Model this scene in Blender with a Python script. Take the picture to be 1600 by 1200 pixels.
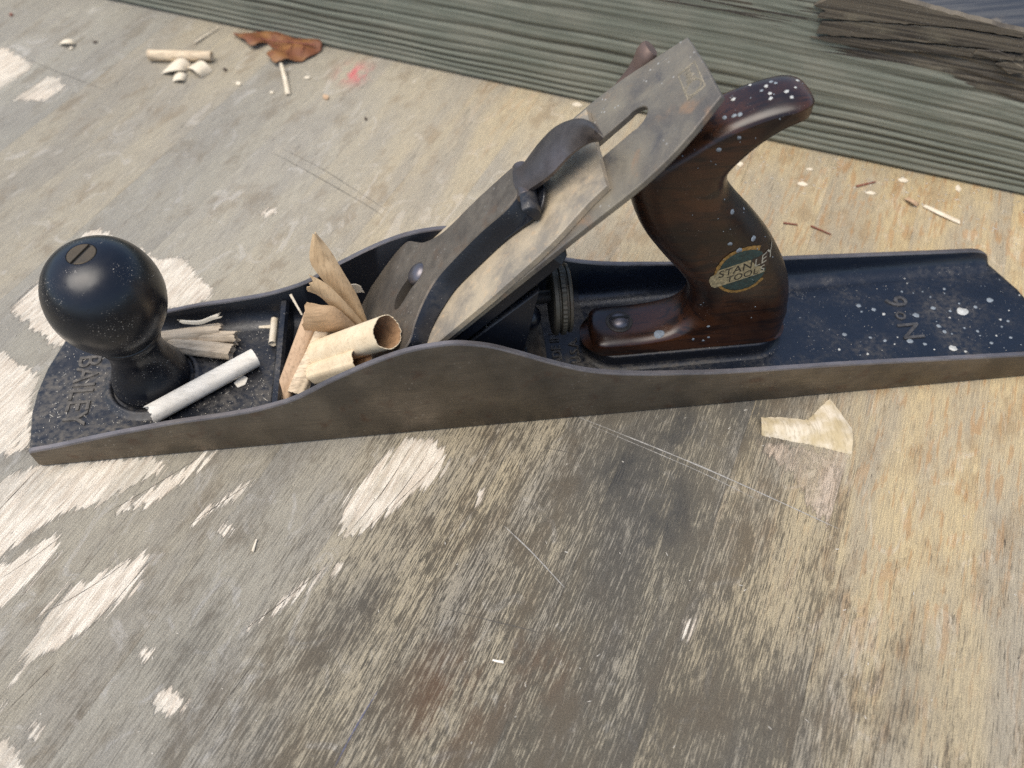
import bpy, bmesh, math, random
import numpy as np
from mathutils import Vector, Matrix
from mathutils.bvhtree import BVHTree

for o in list(bpy.data.objects):
    bpy.data.objects.remove(o, do_unlink=True)
scene = bpy.context.scene
COL = scene.collection
S = 0.0011            # drawing millimetres -> metres
W = 63.5              # width of the plane body
rng = random.Random(7)

# ------------------------------------------------------------------ camera
CC = np.array([176.0685, -194.0077, 276.9332])
YAW, PITCH, ROLL, FPX = 0.0805283, 0.9109147, -0.0255691, 1300.84
_f = np.array([math.sin(YAW)*math.cos(PITCH), math.cos(YAW)*math.cos(PITCH), -math.sin(PITCH)])
_r0 = np.array([math.cos(YAW), -math.sin(YAW), 0.0]); _u0 = np.cross(_r0, _f)
_r = math.cos(ROLL)*_r0 + math.sin(ROLL)*_u0
_u = -math.sin(ROLL)*_r0 + math.cos(ROLL)*_u0
cam_d = bpy.data.cameras.new('camera')
cam = bpy.data.objects.new('camera', cam_d); COL.objects.link(cam)
M = Matrix(((_r[0], _u[0], -_f[0], CC[0]*S), (_r[1], _u[1], -_f[1], CC[1]*S), (_r[2], _u[2], -_f[2], CC[2]*S), (0, 0, 0, 1)))
cam.matrix_world = M
cam_d.sensor_width = 36.0
cam_d.lens = FPX/1600*36.0
cam_d.clip_start = 0.01; cam_d.clip_end = 60
cam_d.dof.use_dof = True
cam_d.dof.focus_distance = 0.345
cam_d.dof.aperture_fstop = 8.5
scene.camera = cam
scene.render.resolution_x, scene.render.resolution_y = 1024, 768

# ------------------------------------------------------------------ sky, sun, exposure
SUN_AZ, SUN_EL = math.radians(-120), math.radians(73)   # azimuth measured from +y towards +x
world = bpy.data.worlds.new('World'); scene.world = world; world.use_nodes = True
wn = world.node_tree.nodes; wl = world.node_tree.links
sky = wn.new('ShaderNodeTexSky'); sky.sky_type = 'NISHITA'; sky.sun_disc = False
sky.sun_elevation = SUN_EL; sky.sun_rotation = SUN_AZ
sky.air_density = 1.0; sky.dust_density = 2.4; sky.ozone_density = 1.0
wl.new(sky.outputs['Color'], wn['Background'].inputs['Color'])
wn['Background'].inputs['Strength'].default_value = 0.105
sun_d = bpy.data.lights.new('sun', 'SUN'); sun_d.energy = 1.5; sun_d.angle = math.radians(50)
sun_d.color = (1.0, 0.945, 0.84)
sun = bpy.data.objects.new('sun', sun_d); COL.objects.link(sun)
sd = Vector((math.sin(SUN_AZ)*math.cos(SUN_EL), math.cos(SUN_AZ)*math.cos(SUN_EL), math.sin(SUN_EL)))
sun.rotation_euler = sd.to_track_quat('Z', 'Y').to_euler(); sun.location = sd*3
scene.view_settings.view_transform = 'Standard'; scene.view_settings.look = 'None'
scene.view_settings.gamma = 1; scene.view_settings.use_curve_mapping = False
scene.view_settings.exposure = 1.0
scene.cycles.use_denoising = False
scene.cycles.max_bounces = 6; scene.cycles.diffuse_bounces = 3; scene.cycles.glossy_bounces = 3; scene.cycles.transmission_bounces = 0

# ------------------------------------------------------------------ pixel of the photograph -> point on a real plane
def _plane(u, v, n, k):
    d = _r*(u-800)/FPX + _u*(600-v)/FPX + _f
    n = np.array(n, float); t = (k-n@CC)/(n@d); return CC+t*d
def at_z(u, v, z=0.0): return tuple(_plane(u, v, (0, 0, 1), z))
def at_y(u, v, y=0.0): return tuple(_plane(u, v, (0, 1, 0), y))

# ------------------------------------------------------------------ object helpers
def world_origin(o):
    p = Vector((0, 0, 0))
    while o is not None:
        p = p + Vector(o.location); o = o.parent
    return p
def tag(o, label=None, cat=None, group=None, kind=None):
    if label: o['label'] = label
    if cat: o['category'] = cat
    if group: o['group'] = group
    if kind: o['kind'] = kind
    return o
def empty(name, loc):
    o = bpy.data.objects.new(name, None); COL.objects.link(o); o.location = Vector(loc)*S
    o.empty_display_size = 0.02
    return o
def mesh_obj(name, verts, faces, mats, parent=None, origin=None, smooth=True, fmat=None, sharp=35):
    """verts in drawing mm, world axes"""
    if parent is not None: org = world_origin(parent)
    elif origin is not None: org = Vector(origin)*S
    else:
        a = np.array(verts); c = a.mean(0); c[2] = a[:, 2].min(); org = Vector(c)*S
    vs = [tuple(Vector(v)*S - org) for v in verts]
    me = bpy.data.meshes.new(name); me.from_pydata(vs, [], faces); me.validate()
    if not isinstance(mats, (list, tuple)): mats = [mats]
    for m in mats: me.materials.append(m)
    if fmat is not None and len(fmat) == len(me.polygons): me.polygons.foreach_set('material_index', fmat)
    bm = bmesh.new(); bm.from_mesh(me); bmesh.ops.recalc_face_normals(bm, faces=bm.faces); bm.to_mesh(me); bm.free()
    if smooth:
        me.polygons.foreach_set('use_smooth', [True]*len(me.polygons))
        if sharp: me.set_sharp_from_angle(angle=math.radians(sharp))
    o = bpy.data.objects.new(name, me); COL.objects.link(o)
    if parent is not None: o.parent = parent
    else: o.location = org
    return o
class MB:
    def __init__(s): s.v = []; s.f = []; s.m = []
    def add(s, v, f, m=0):
        b = len(s.v); s.v += [tuple(p) for p in v]; s.f += [tuple(i+b for i in q) for q in f]; s.m += [m]*len(f)
    def build(s, name, mats, parent=None, **k): return mesh_obj(name, s.v, s.f, mats, parent, fmat=s.m, **k)
def grid_faces(nu, nv, closed_u=False, closed_v=False):
    f = []
    for i in range(nu if closed_u else nu-1):
        for j in range(nv if closed_v else nv-1):
            i2, j2 = (i+1) % nu, (j+1) % nv
            f.append((i*nv+j, i2*nv+j, i2*nv+j2, i*nv+j2))
    return f
def smooth_poly(P, per=6, closed=True):
    P = [np.array(p, float) for p in P]; n = len(P); out = []
    for i in range(n if closed else n-1):
        p0 = P[(i-1) % n] if closed or i > 0 else P[0]; p1 = P[i]; p2 = P[(i+1) % n]
        p3 = P[(i+2) % n] if closed or i+2 < n else P[-1]
        for k in range(per):
            t = k/per
            out.append(0.5*((2*p1)+(-p0+p2)*t+(2*p0-5*p1+4*p2-p3)*t*t+(-p0+3*p1-3*p2+p3)*t**3))
    if not closed: out.append(P[-1])
    return out
def lathe(profile, c, n=64):
    """profile (r,z) list; axis vertical through c"""
    v = []
    for k in range(n):
        a = 2*math.pi*k/n
        for r, z in profile: v.append((c[0]+r*math.cos(a), c[1]+r*math.sin(a), c[2]+z))
    return v, grid_faces(n, len(profile), closed_u=True)
def bevel_prism(poly, f3, h0, h1, b=0.4):
    """polygon (2d) lofted from h0 to h1 with small bevels; f3(x,y,h)->3d"""
    P = np.array(poly, float); n = len(P)
    nx = np.roll(P, -1, 0)-P; pv = P-np.roll(P, 1, 0)
    t = nx/np.maximum(np.linalg.norm(nx, axis=1, keepdims=True), 1e-9)+pv/np.maximum(np.linalg.norm(pv, axis=1, keepdims=True), 1e-9)
    t /= np.maximum(np.linalg.norm(t, axis=1, keepdims=True), 1e-9)
    area = 0.5*np.sum(P[:, 0]*np.roll(P[:, 1], -1)-np.roll(P[:, 0], -1)*P[:, 1])
    nn = np.stack([-t[:, 1], t[:, 0]], 1)*(1 if area > 0 else -1)
    rings = [(P+nn*b, h0), (P, h0+b), (P, h1-b), (P+nn*b, h1)]
    v = []; f = []
    for R, h in rings: v += [f3(p[0], p[1], h) for p in R]
    for k in range(3):
        for i in range(n): j = (i+1) % n; f.append((k*n+i, k*n+j, (k+1)*n+j, (k+1)*n+i))
    f.append(tuple(range(n))[::-1]); f.append(tuple(range(3*n, 4*n)))
    return v, f
def box(x0, x1, y0, y1, z0, z1, b=0.5):
    return bevel_prism([(x0, y0), (x1, y0), (x1, y1), (x0, y1)], lambda x, y, h: (x, y, h), z0, z1, b)
def cyl(p0, p1, r0, r1=None, n=32, rings=2, bev=0.3):
    p0, p1 = np.array(p0, float), np.array(p1, float); r1 = r0 if r1 is None else r1
    d = p1-p0; L = np.linalg.norm(d); d /= L
    a = np.cross(d, (0, 0, 1.0)); a = a/np.linalg.norm(a) if np.linalg.norm(a) > 1e-6 else np.array((1.0, 0, 0)); b = np.cross(d, a)
    prof = [(0, r0-bev), (bev, r0), (L-bev, r1), (L, r1-bev)]
    v = []
    for k in range(n):
        t = 2*math.pi*k/n
        for s, r in prof: v.append(p0+d*s+(a*math.cos(t)+b*math.sin(t))*r)
    f = grid_faces(n, 4, closed_u=True)
    f.append(tuple(k*4 for k in range(n))); f.append(tuple(k*4+3 for k in range(n))[::-1])
    return v, f
_txt = {}
def text_mesh(s, size, ext, bev=0.0, shear=0.0, spacing=1.0):
    cu = bpy.data.curves.new('t', 'FONT'); cu.body = s; cu.size = size; cu.extrude = ext; cu.bevel_depth = bev; cu.bevel_resolution = 1
    cu.align_x = 'CENTER'; cu.align_y = 'CENTER'; cu.shear = shear; cu.space_character = spacing; cu.resolution_u = 4
    o = bpy.data.objects.new('t', cu); COL.objects.link(o)
    dg = bpy.context.evaluated_depsgraph_get(); dg.update()
    me = bpy.data.meshes.new_from_object(o.evaluated_get(dg))
    v = [tuple(x.co) for x in me.vertices]; f = [tuple(p.vertices) for p in me.polygons]
    bpy.data.objects.remove(o, do_unlink=True); bpy.data.curves.remove(cu); bpy.data.meshes.remove(me)
    return v, f

# ------------------------------------------------------------------ material helpers
class NT:
    def __init__(s, name):
        s.m = bpy.data.materials.new(name); s.m.use_nodes = True; s.t = s.m.node_tree; s.n = s.t.nodes; s.l = s.t.links
        s.b = s.n['Principled BSDF']; s.tc = s.n.new('ShaderNodeTexCoord')
    def put(s, sock, val):
        if isinstance(val, bpy.types.NodeSocket): s.l.new(val, sock)
        elif val is not None:
            if sock.type == 'RGBA' and len(val) == 3: val = (*val, 1)
            sock.default_value = val
    def set(s, **k):
        for a, b in k.items(): s.put(s.b.inputs[a.replace('_', ' ')], b)
        return s
    def mapping(s, scale=(1, 1, 1), rot=(0, 0, 0), vec=None):
        n = s.n.new('ShaderNodeMapping'); n.inputs['Scale'].default_value = scale; n.inputs['Rotation'].default_value = rot
        s.l.new(vec if vec is not None else s.tc.outputs['Object'], n.inputs['Vector']); return n.outputs[0]
    def noise(s, scale, vec=None, detail=4, rough=0.55, dist=0.0, out='Fac', off=None):
        n = s.n.new('ShaderNodeTexNoise'); n.noise_dimensions = getattr(s, 'dims', '3D'); n.inputs['Scale'].default_value = scale; n.inputs['Detail'].default_value = detail
        n.inputs['Roughness'].default_value = rough; n.inputs['Distortion'].default_value = dist
        s.l.new(vec if vec is not None else s.tc.outputs['Object'], n.inputs['Vector']); return n.outputs[out]
    def voronoi(s, scale, vec=None, feature='F1', out='Distance', rnd=1.0):
        n = s.n.new('ShaderNodeTexVoronoi'); n.feature = feature; n.inputs['Scale'].default_value = scale; n.inputs['Randomness'].default_value = rnd
        s.l.new(vec if vec is not None else s.tc.outputs['Object'], n.inputs['Vector']); return n.outputs[out]
    def math(s, op, a, b=None, c=None, clamp=False):
        n = s.n.new('ShaderNodeMath'); n.operation = op; n.use_clamp = clamp
        s.put(n.inputs[0], a)
        if b is not None: s.put(n.inputs[1], b)
        if c is not None: s.put(n.inputs[2], c)
        return n.outputs[0]
    def ramp(s, fac, a, b, c=0.0, d=1.0, smooth=True):
        n = s.n.new('ShaderNodeMapRange'); n.interpolation_type = 'SMOOTHSTEP' if smooth else 'LINEAR'
        s.put(n.inputs['Value'], fac); s.put(n.inputs['From Min'], a); s.put(n.inputs['From Max'], b)
        s.put(n.inputs['To Min'], c); s.put(n.inputs['To Max'], d); return n.outputs['Result']
    def mix(s, fac, a, b, mode='MIX'):
        n = s.n.new('ShaderNodeMix'); n.data_type = 'RGBA'; n.blend_type = mode
        s.put(n.inputs[0], fac); s.put(n.inputs[6], a); s.put(n.inputs[7], b); return n.outputs[2]
    def attr(s, name, out='Fac'):
        n = s.n.new('ShaderNodeAttribute'); n.attribute_name = name; return n.outputs[out]
    def bump(s, h, dist=0.001, strength=1.0, prev=None):
        n = s.n.new('ShaderNodeBump'); n.inputs['Distance'].default_value = dist; s.put(n.inputs['Strength'], strength)
        s.l.new(h, n.inputs['Height'])
        if prev is not None: s.l.new(prev, n.inputs['Normal'])
        return n.outputs[0]
    def up(s):
        g = s.n.new('ShaderNodeNewGeometry'); x = s.n.new('ShaderNodeSeparateXYZ'); s.l.new(g.outputs['True Normal'], x.inputs[0]); return x.outputs[2]
    def rand(s):
        n = s.n.new('ShaderNodeObjectInfo'); return n.outputs['Random']

def mat_table():
    t = NT('weathered_maple'); r = t.rand(); t.dims = '2D'
    off = t.n.new('ShaderNodeVectorMath'); off.operation = 'ADD'
    cmb = t.n.new('ShaderNodeCombineXYZ'); t.put(cmb.inputs[0], t.math('MULTIPLY', r, 3.7)); t.put(cmb.inputs[1], t.math('MULTIPLY', r, 9.1))
    t.l.new(t.tc.outputs['Object'], off.inputs[0]); t.l.new(cmb.outputs[0], off.inputs[1]); V = off.outputs[0]
    grain = t.noise(1.0, t.mapping((95, 1900, 300), vec=V), 3, 0.6)
    streak = t.math('ADD', t.math('MULTIPLY', t.noise(1.0, t.mapping((48, 1600, 300), vec=V), 3, 0.64), 0.58), t.math('MULTIPLY', t.noise(1.0, t.mapping((210, 2500, 300), vec=V), 3, 0.68), 0.52))
    streak = t.math('SUBTRACT', streak, 0.05)
    streak2 = t.noise(1.0, t.mapping((45, 420, 100), vec=V), 2, 0.6)
    broad = t.noise(1.0, t.mapping((9, 40, 10), vec=V), 2, 0.6)
    blot = t.noise(1.0, t.mapping((26, 55, 20), vec=V), 4, 0.68)
    fine = t.noise(2600, V, 1, 0.6)
    dirt, warm, fleck, tear, rust = [t.attr(a) for a in ('dirt', 'warm', 'fleck', 'tear', 'rust')]
    pale = t.mix(t.math('ADD', warm, t.math('MULTIPLY', fleck, 0.22), clamp=True), (0.345, 0.328, 0.275), (0.49, 0.385, 0.215))
    pale = t.mix(t.ramp(broad, 0.35, 0.7, 0, 0.5), pale, (0.27, 0.255, 0.225))
    pale = t.mix(t.math('MULTIPLY', t.ramp(grain, 0.42, 0.62), 0.35), pale, (0.16, 0.14, 0.115))
    scuff = t.noise(1.0, t.mapping((38, 70, 20), rot=(0, 0, 0.5), vec=V), 4, 0.7, 1.2)
    pale = t.mix(t.ramp(blot, 0.52, 0.72, 0, 0.55), pale, t.mix(warm, (0.20, 0.175, 0.135), (0.30, 0.20, 0.10)))
    pale = t.mix(t.ramp(scuff, 0.56, 0.74, 0, 0.5), pale, t.mix(warm, (0.46, 0.44, 0.40), (0.58, 0.50, 0.36)))
    orange = t.math('MULTIPLY', t.ramp(t.math('ADD', t.math('MULTIPLY', streak2, 0.6), t.math('MULTIPLY', scuff, 0.4)), 0.52, 0.62), t.ramp(warm, 0.35, 0.9, 0, 0.55))
    pale = t.mix(orange, pale, (0.36, 0.20, 0.085))
    # straw coloured flecks showing through grey-black grime
    lim = t.math('SUBTRACT', 0.75, t.math('MULTIPLY', dirt, 0.42))
    lim = t.math('ADD', lim, t.math('MULTIPLY', t.math('SUBTRACT', blot, 0.5), -0.38))
    gr = t.math('SUBTRACT', streak, lim)
    grime = t.ramp(gr, -0.05, 0.085)
    soft = t.math('MULTIPLY', dirt, 0.72)
    g = t.math('ADD', t.math('MULTIPLY', grime, fleck), t.math('MULTIPLY', soft, t.math('SUBTRACT', 1.0, fleck)), clamp=True)
    g = t.math('MAXIMUM', g, t.math('MULTIPLY', dirt, 0.34))
    gcol = t.mix(t.ramp(blot, 0.35, 0.7), (0.028, 0.0275, 0.025), (0.066, 0.056, 0.042))
    gcol = t.mix(t.math('MULTIPLY', rust, t.ramp(blot, 0.4, 0.62, 0.1, 0.7)), gcol, (0.065, 0.038, 0.024))
    col = t.mix(t.math('MULTIPLY', g, 0.9), pale, gcol)
    stn = t.math('MULTIPLY', t.attr('stain'), t.ramp(t.math('ADD', t.math('MULTIPLY', blot, 0.6), t.math('MULTIPLY', streak, 0.4)), 0.40, 0.58, 0.25, 1.0), clamp=True)
    col = t.mix(t.math('MULTIPLY', stn, 0.85), col, t.mix(t.ramp(streak, 0.4, 0.6), (0.030, 0.033, 0.036), (0.075, 0.072, 0.064)))
    col = t.mix(t.math('MULTIPLY', rust, t.ramp(blot, 0.40, 0.64, 0.0, 0.2)), col, (0.095, 0.055, 0.034))
    # fresh torn wood
    jag = t.noise(1.0, t.mapping((26, 520, 100), vec=V), 4, 0.62)
    tm = t.ramp(t.math('ADD', tear, t.math('MULTIPLY', t.math('SUBTRACT', jag, 0.5), 11.0)), -0.4, 0.8)
    fresh = t.mix(t.ramp(streak2, 0.35, 0.7), (0.66, 0.60, 0.495), (0.53, 0.46, 0.365))
    fresh = t.mix(t.math('MULTIPLY', t.ramp(grain, 0.5, 0.66), 0.55), fresh, (0.32, 0.26, 0.20))
    fresh = t.mix(t.ramp(t.attr('pink'), 0, 1, 0, 0.75), fresh, (0.37, 0.285, 0.205))
    tm = t.math('MULTIPLY', tm, t.ramp(t.math('MULTIPLY', t.attr('pink'), t.ramp(t.math('ADD', t.math('MULTIPLY', streak, 0.5), t.math('MULTIPLY', scuff, 0.5)), 0.44, 0.56)), 0, 1, 1.0, 0.5))
    worn = t.math('MULTIPLY', tm, t.ramp(blot, 0.32, 0.52, 0.55, 0.97))
    col = t.mix(worn, col, fresh)
    # splits along the grain
    sp = t.noise(1.0, t.mapping((7, 300, 40), vec=V), 2, 0.5)
    split = t.math('MULTIPLY', t.ramp(t.math('ABSOLUTE', t.math('SUBTRACT', sp, 0.5)), 0.0, 0.006, 1, 0), t.ramp(broad, 0.54, 0.64))
    col = t.mix(t.math('MULTIPLY', split, 0.75), col, (0.05, 0.042, 0.035))
    col = t.mix(t.math('MULTIPLY', t.math('MULTIPLY', t.attr('red'), 0.8), t.ramp(t.math('ADD', blot, t.math('MULTIPLY', scuff, 0.5)), 0.68, 0.82)), col, (0.55, 0.07, 0.10))
    col = t.mix(t.ramp(fine, 0.55, 0.72, 0, 0.55), col, t.mix(1.0, col, (1.7, 1.65, 1.6), 'MULTIPLY'))
    col = t.mix(t.ramp(fine, 0.45, 0.28, 0, 0.6), col, t.mix(1.0, col, (0.5, 0.48, 0.45), 'MULTIPLY'))
    h = t.math('ADD', t.math('MULTIPLY', grain, 0.5), t.math('MULTIPLY', fine, 0.35))
    h = t.math('SUBTRACT', h, t.math('MULTIPLY', tm, 1.3))
    t.set(Base_Color=col, Roughness=0.9, Normal=t.bump(h, 0.00042, 0.9)); t.b.inputs['Specular IOR Level'].default_value = 0.08
    return t.m

def mat_post():
    t = NT('treated_pine'); V = t.tc.outputs['Object']
    rot, ridge = t.attr('rot'), t.attr('ridge')
    grain = t.noise(1.0, t.mapping((10, 10, 620), rot=(0, 0, 0), vec=V), 4, 0.6)
    blot = t.noise(1.0, t.mapping((18, 40, 60), vec=V), 5, 0.6)
    fine = t.noise(1800, V, 2)
    c = t.mix(t.ramp(blot, 0.35, 0.7), (0.185, 0.194, 0.15), (0.25, 0.246, 0.19))
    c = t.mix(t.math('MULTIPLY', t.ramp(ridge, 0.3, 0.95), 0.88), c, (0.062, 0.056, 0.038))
    c = t.mix(t.math('MULTIPLY', t.ramp(grain, 0.5, 0.68), 0.45), c, (0.10, 0.095, 0.07))
    rc = t.mix(t.ramp(grain, 0.35, 0.65), (0.15, 0.125, 0.09), (0.05, 0.042, 0.033))
    rc = t.mix(t.ramp(blot, 0.5, 0.75), rc, (0.22, 0.19, 0.13))
    c = t.mix(t.ramp(t.math('ADD', rot, t.math('ADD', t.math('MULTIPLY', t.math('SUBTRACT', blot, 0.5), 1.0), t.math('MULTIPLY', t.math('SUBTRACT', grain, 0.5), 1.6))), 0.46, 0.54), c, rc)
    c = t.mix(t.math('MULTIPLY', t.ramp(fine, 0.6, 0.75), 0.3), c, (0.5, 0.48, 0.42))
    h = t.math('ADD', t.math('MULTIPLY', grain, 0.8), t.math('MULTIPLY', fine, 0.3))
    t.set(Base_Color=c, Roughness=0.82, Normal=t.bump(h, 0.0006, 0.8)); t.b.inputs['Specular IOR Level'].default_value = 0.25
    return t.m
def mat_post_top():
    t = NT('blue_grey_weathered_top'); V = t.tc.outputs['Object']
    g = t.noise(1.0, t.mapping((20, 500, 500), vec=V), 4)
    c = t.mix(t.ramp(g, 0.35, 0.65), (0.022, 0.027, 0.036), (0.055, 0.057, 0.06)); c = t.mix(t.ramp(t.noise(60, V), 0.6, 0.75, 0, 0.6), c, (0.25, 0.2, 0.13))
    t.set(Base_Color=c, Roughness=0.6, Normal=t.bump(g, 0.0005)); return t.m

def mat_japan(name='black_japanning', dust=0.35, rough=0.30, sp=0.8, base=(0.0055, 0.007, 0.011)):
    t = NT(name); V = t.tc.outputs['Object']
    n1 = t.noise(45, V, 5); n2 = t.noise(420, V, 4, 0.6); n3 = t.noise(2400, V, 2)
    spk = t.voronoi(900, V); sel = t.noise(160, V, 2)
    up = t.ramp(t.up(), 0.25, 0.95)
    d = t.math('MULTIPLY', t.ramp(n1, 0.38, 0.72), t.ramp(n2, 0.3, 0.7)); d = t.math('MULTIPLY', t.math('MULTIPLY', d, up), dust, clamp=True)
    c = t.mix(d, base, (0.20, 0.175, 0.14))
    specks = t.math('MULTIPLY', t.ramp(spk, 0.10, 0.19, 1, 0), t.math('MULTIPLY', t.ramp(sel, 0.5, 0.62), t.ramp(up, 0, 1, 0.25, 1.0)))
    c = t.mix(t.math('MULTIPLY', specks, sp), c, (0.45, 0.42, 0.36))
    r = t.ramp(t.math('ADD', d, t.math('MULTIPLY', n2, 0.25)), 0.0, 0.6, rough, 0.75)
    t.set(Base_Color=c, Roughness=r, Normal=t.bump(t.math('ADD', t.math('MULTIPLY', n2, 0.7), t.math('MULTIPLY', n3, 0.3)), 0.00028, 0.5))
    t.b.inputs['Specular IOR Level'].default_value = 0.55
    return t.m
def mat_steel(name, c1, c2, rust=(0.10, 0.05, 0.03), rough=0.45, metal=0.85, stretch=(12, 300, 700), rustamt=0.3, spots=0.0):
    t = NT(name); V = t.tc.outputs['Object']
    br = t.noise(1.0, t.mapping(stretch, vec=V), 5, 0.65); bl = t.noise(38, V, 5, 0.6); bl2 = t.noise(110, V, 4); f = t.noise(2200, V, 2)
    c = t.mix(t.ramp(bl, 0.3, 0.7), c1, c2)
    c = t.mix(t.math('MULTIPLY', t.ramp(br, 0.4, 0.7), 0.45), c, tuple(x*0.45 for x in c1))
    c = t.mix(t.math('MULTIPLY', t.ramp(bl2, 0.55, 0.75), rustamt), c, rust)
    if spots:
        v = t.voronoi(330, V); s = t.math('MULTIPLY', t.ramp(v, 0.12, 0.2, 1, 0), t.ramp(t.noise(70, V, 2), 0.52, 0.6))
        c = t.mix(t.math('MULTIPLY', s, spots), c, (0.45, 0.43, 0.38))
    rr = t.ramp(t.math('ADD', t.math('MULTIPLY', br, 0.6), t.math('MULTIPLY', bl2, 0.5)), 0.2, 0.9, rough-0.08, rough+0.22)
    t.set(Base_Color=c, Metallic=metal, Roughness=rr, Normal=t.bump(t.math('ADD', br, t.math('MULTIPLY', f, 0.5)), 0.00008, 0.6))
    return t.m
def mat_iron():
    t = NT('stained_blade_steel'); V = t.tc.outputs['Object']
    br = t.noise(1.0, t.mapping((400, 60, 400), vec=V), 4, 0.6); bl = t.noise(30, V, 5, 0.6, 0.6); b2 = t.noise(75, V, 4, 0.6, 0.5); f = t.noise(2000, V, 2)
    c = t.mix(t.ramp(bl, 0.30, 0.70), (0.115, 0.102, 0.09), (0.27, 0.232, 0.168))
    c = t.mix(t.ramp(b2, 0.55, 0.72, 0, 0.75), c, (0.30, 0.19, 0.115))
    c = t.mix(t.ramp(b2, 0.42, 0.30, 0, 0.6), c, (0.07, 0.065, 0.07))
    v = t.voronoi(330, V); s = t.math('MULTIPLY', t.ramp(v, 0.10, 0.17, 1, 0), t.ramp(t.noise(60, V, 2), 0.52, 0.6)); c = t.mix(t.math('MULTIPLY', s, 0.7), c, (0.5, 0.48, 0.43))
    c = t.mix(t.math('MULTIPLY', t.ramp(f, 0.55, 0.75), 0.25), c, (0.45, 0.4, 0.33))
    t.set(Base_Color=c, Metallic=0.4, Roughness=t.ramp(b2, 0.3, 0.7, 0.42, 0.62), Normal=t.bump(t.math('ADD', br, f), 0.00006, 0.6)); return t.m
def mat_capiron():
    t = NT('bare_cap_iron_wood_reflection'); V = t.tc.outputs['Object']
    bl = t.noise(55, V, 5, 0.6, 0.4); b2 = t.noise(260, V, 4); f = t.noise(1500, V, 2)
    c = t.mix(t.ramp(bl, 0.35, 0.65), (0.29, 0.25, 0.195), (0.54, 0.44, 0.30)); c = t.mix(t.ramp(b2, 0.55, 0.75, 0, 0.5), c, (0.60, 0.42, 0.24))  # warm bright tones paint the bench wood's reflection into the bare steel
    c = t.mix(t.ramp(bl, 0.36, 0.28, 0, 0.6), c, (0.10, 0.09, 0.085)); c = t.mix(t.ramp(f, 0.6, 0.8, 0, 0.4), c, (0.12, 0.1, 0.08))
    t.set(Base_Color=c, Metallic=0.3, Roughness=t.ramp(b2, 0.3, 0.7, 0.35, 0.6), Normal=t.bump(t.math('ADD', b2, f), 0.00008, 0.7)); return t.m
def mat_rosewood():
    t = NT('varnished_rosewood'); V = t.tc.outputs['Object']
    g = t.noise(1.0, t.mapping((40, 300, 330), rot=(0, 0.35, 0), vec=V), 5, 0.6, 0.7); b = t.noise(22, V, 4, 0.6, 0.5); f = t.noise(1200, V, 3)
    c = t.mix(t.ramp(b, 0.35, 0.68), (0.009, 0.0045, 0.0035), (0.060, 0.021, 0.008))
    c = t.mix(t.math('MULTIPLY', t.ramp(g, 0.45, 0.65), 0.8), c, (0.0065, 0.0045, 0.0045))
    spk = t.voronoi(1000, V); s = t.math('MULTIPLY', t.ramp(spk, 0.08, 0.15, 1, 0), t.ramp(t.noise(130, V, 2), 0.55, 0.65)); c = t.mix(t.math('MULTIPLY', s, 0.5), c, (0.35, 0.3, 0.25))
    t.set(Base_Color=c, Roughness=t.ramp(t.noise(60, V), 0.3, 0.7, 0.24, 0.42), Normal=t.bump(t.math('ADD', t.noise(30, V, 2), t.math('MULTIPLY', f, 0.06)), 0.0004, 0.35)); return t.m
def mat_knob():
    t = NT('black_lacquered_knob'); V = t.tc.outputs['Object']
    spk = t.voronoi(780, V); spk2 = t.voronoi(1700, V); sel = t.noise(85, V, 3)
    s = t.math('MAXIMUM', t.math('MULTIPLY', t.ramp(spk, 0.11, 0.2, 1, 0), t.ramp(sel, 0.48, 0.60)), t.math('MULTIPLY', t.ramp(spk2, 0.12, 0.22, 1, 0), t.ramp(sel, 0.42, 0.62, 0, 0.5)))
    c = t.mix(t.math('MULTIPLY', s, 0.65), (0.004, 0.005, 0.008), (0.42, 0.38, 0.32))
    c = t.mix(t.ramp(t.noise(60, V, 5), 0.55, 0.8, 0, 0.04), c, (0.2, 0.17, 0.13))
    dent = t.ramp(t.noise(1.0, t.mapping((120, 120, 260), vec=V), 2), 0.68, 0.75)
    t.set(Base_Color=c, Roughness=t.ramp(t.noise(150, V, 4), 0.3, 0.7, 0.24, 0.36), Normal=t.bump(t.math('SUBTRACT', t.math('MULTIPLY', t.noise(300, V, 3), 0.15), t.math('MULTIPLY', dent, 0.2)), 0.0003, 0.5)); return t.m
def mat_shaving(name, c1, c2, fold=0.5, axis=0):
    t = NT(name); V = t.tc.outputs['Object']
    sc = [900, 900, 900]; sc[axis] = 70
    g = t.noise(1.0, t.mapping(tuple(sc), vec=V), 4, 0.6); b = t.noise(120, V, 4); f = t.noise(2500, V, 2)
    c = t.mix(t.ramp(b, 0.3, 0.7), c1, c2); c = t.mix(t.math('MULTIPLY', t.ramp(g, 0.48, 0.68), fold), c, tuple(x*0.55 for x in c2))
    c = t.mix(t.math('MULTIPLY', t.ramp(f, 0.6, 0.8), 0.3), c, tuple(min(0.85, x*1.25) for x in c1))
    t.set(Base_Color=c, Roughness=0.8, Normal=t.bump(t.math('ADD', g, t.math('MULTIPLY', f, 0.5)), 0.00012, 0.6)); t.b.inputs['Specular IOR Level'].default_value = 0.2
    return t.m
def mat_plain(name, col, rough=0.6, metal=0.0, var=0.3, scale=300):
    t = NT(name); V = t.tc.outputs['Object']; n = t.noise(scale, V, 4)
    c = t.mix(t.ramp(n, 0.3, 0.7, 0, 1), col, tuple(x*(1-var) for x in col)); t.set(Base_Color=c, Roughness=rough, Metallic=metal, Normal=t.bump(n, 0.0001, 0.5)); return t.m
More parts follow.
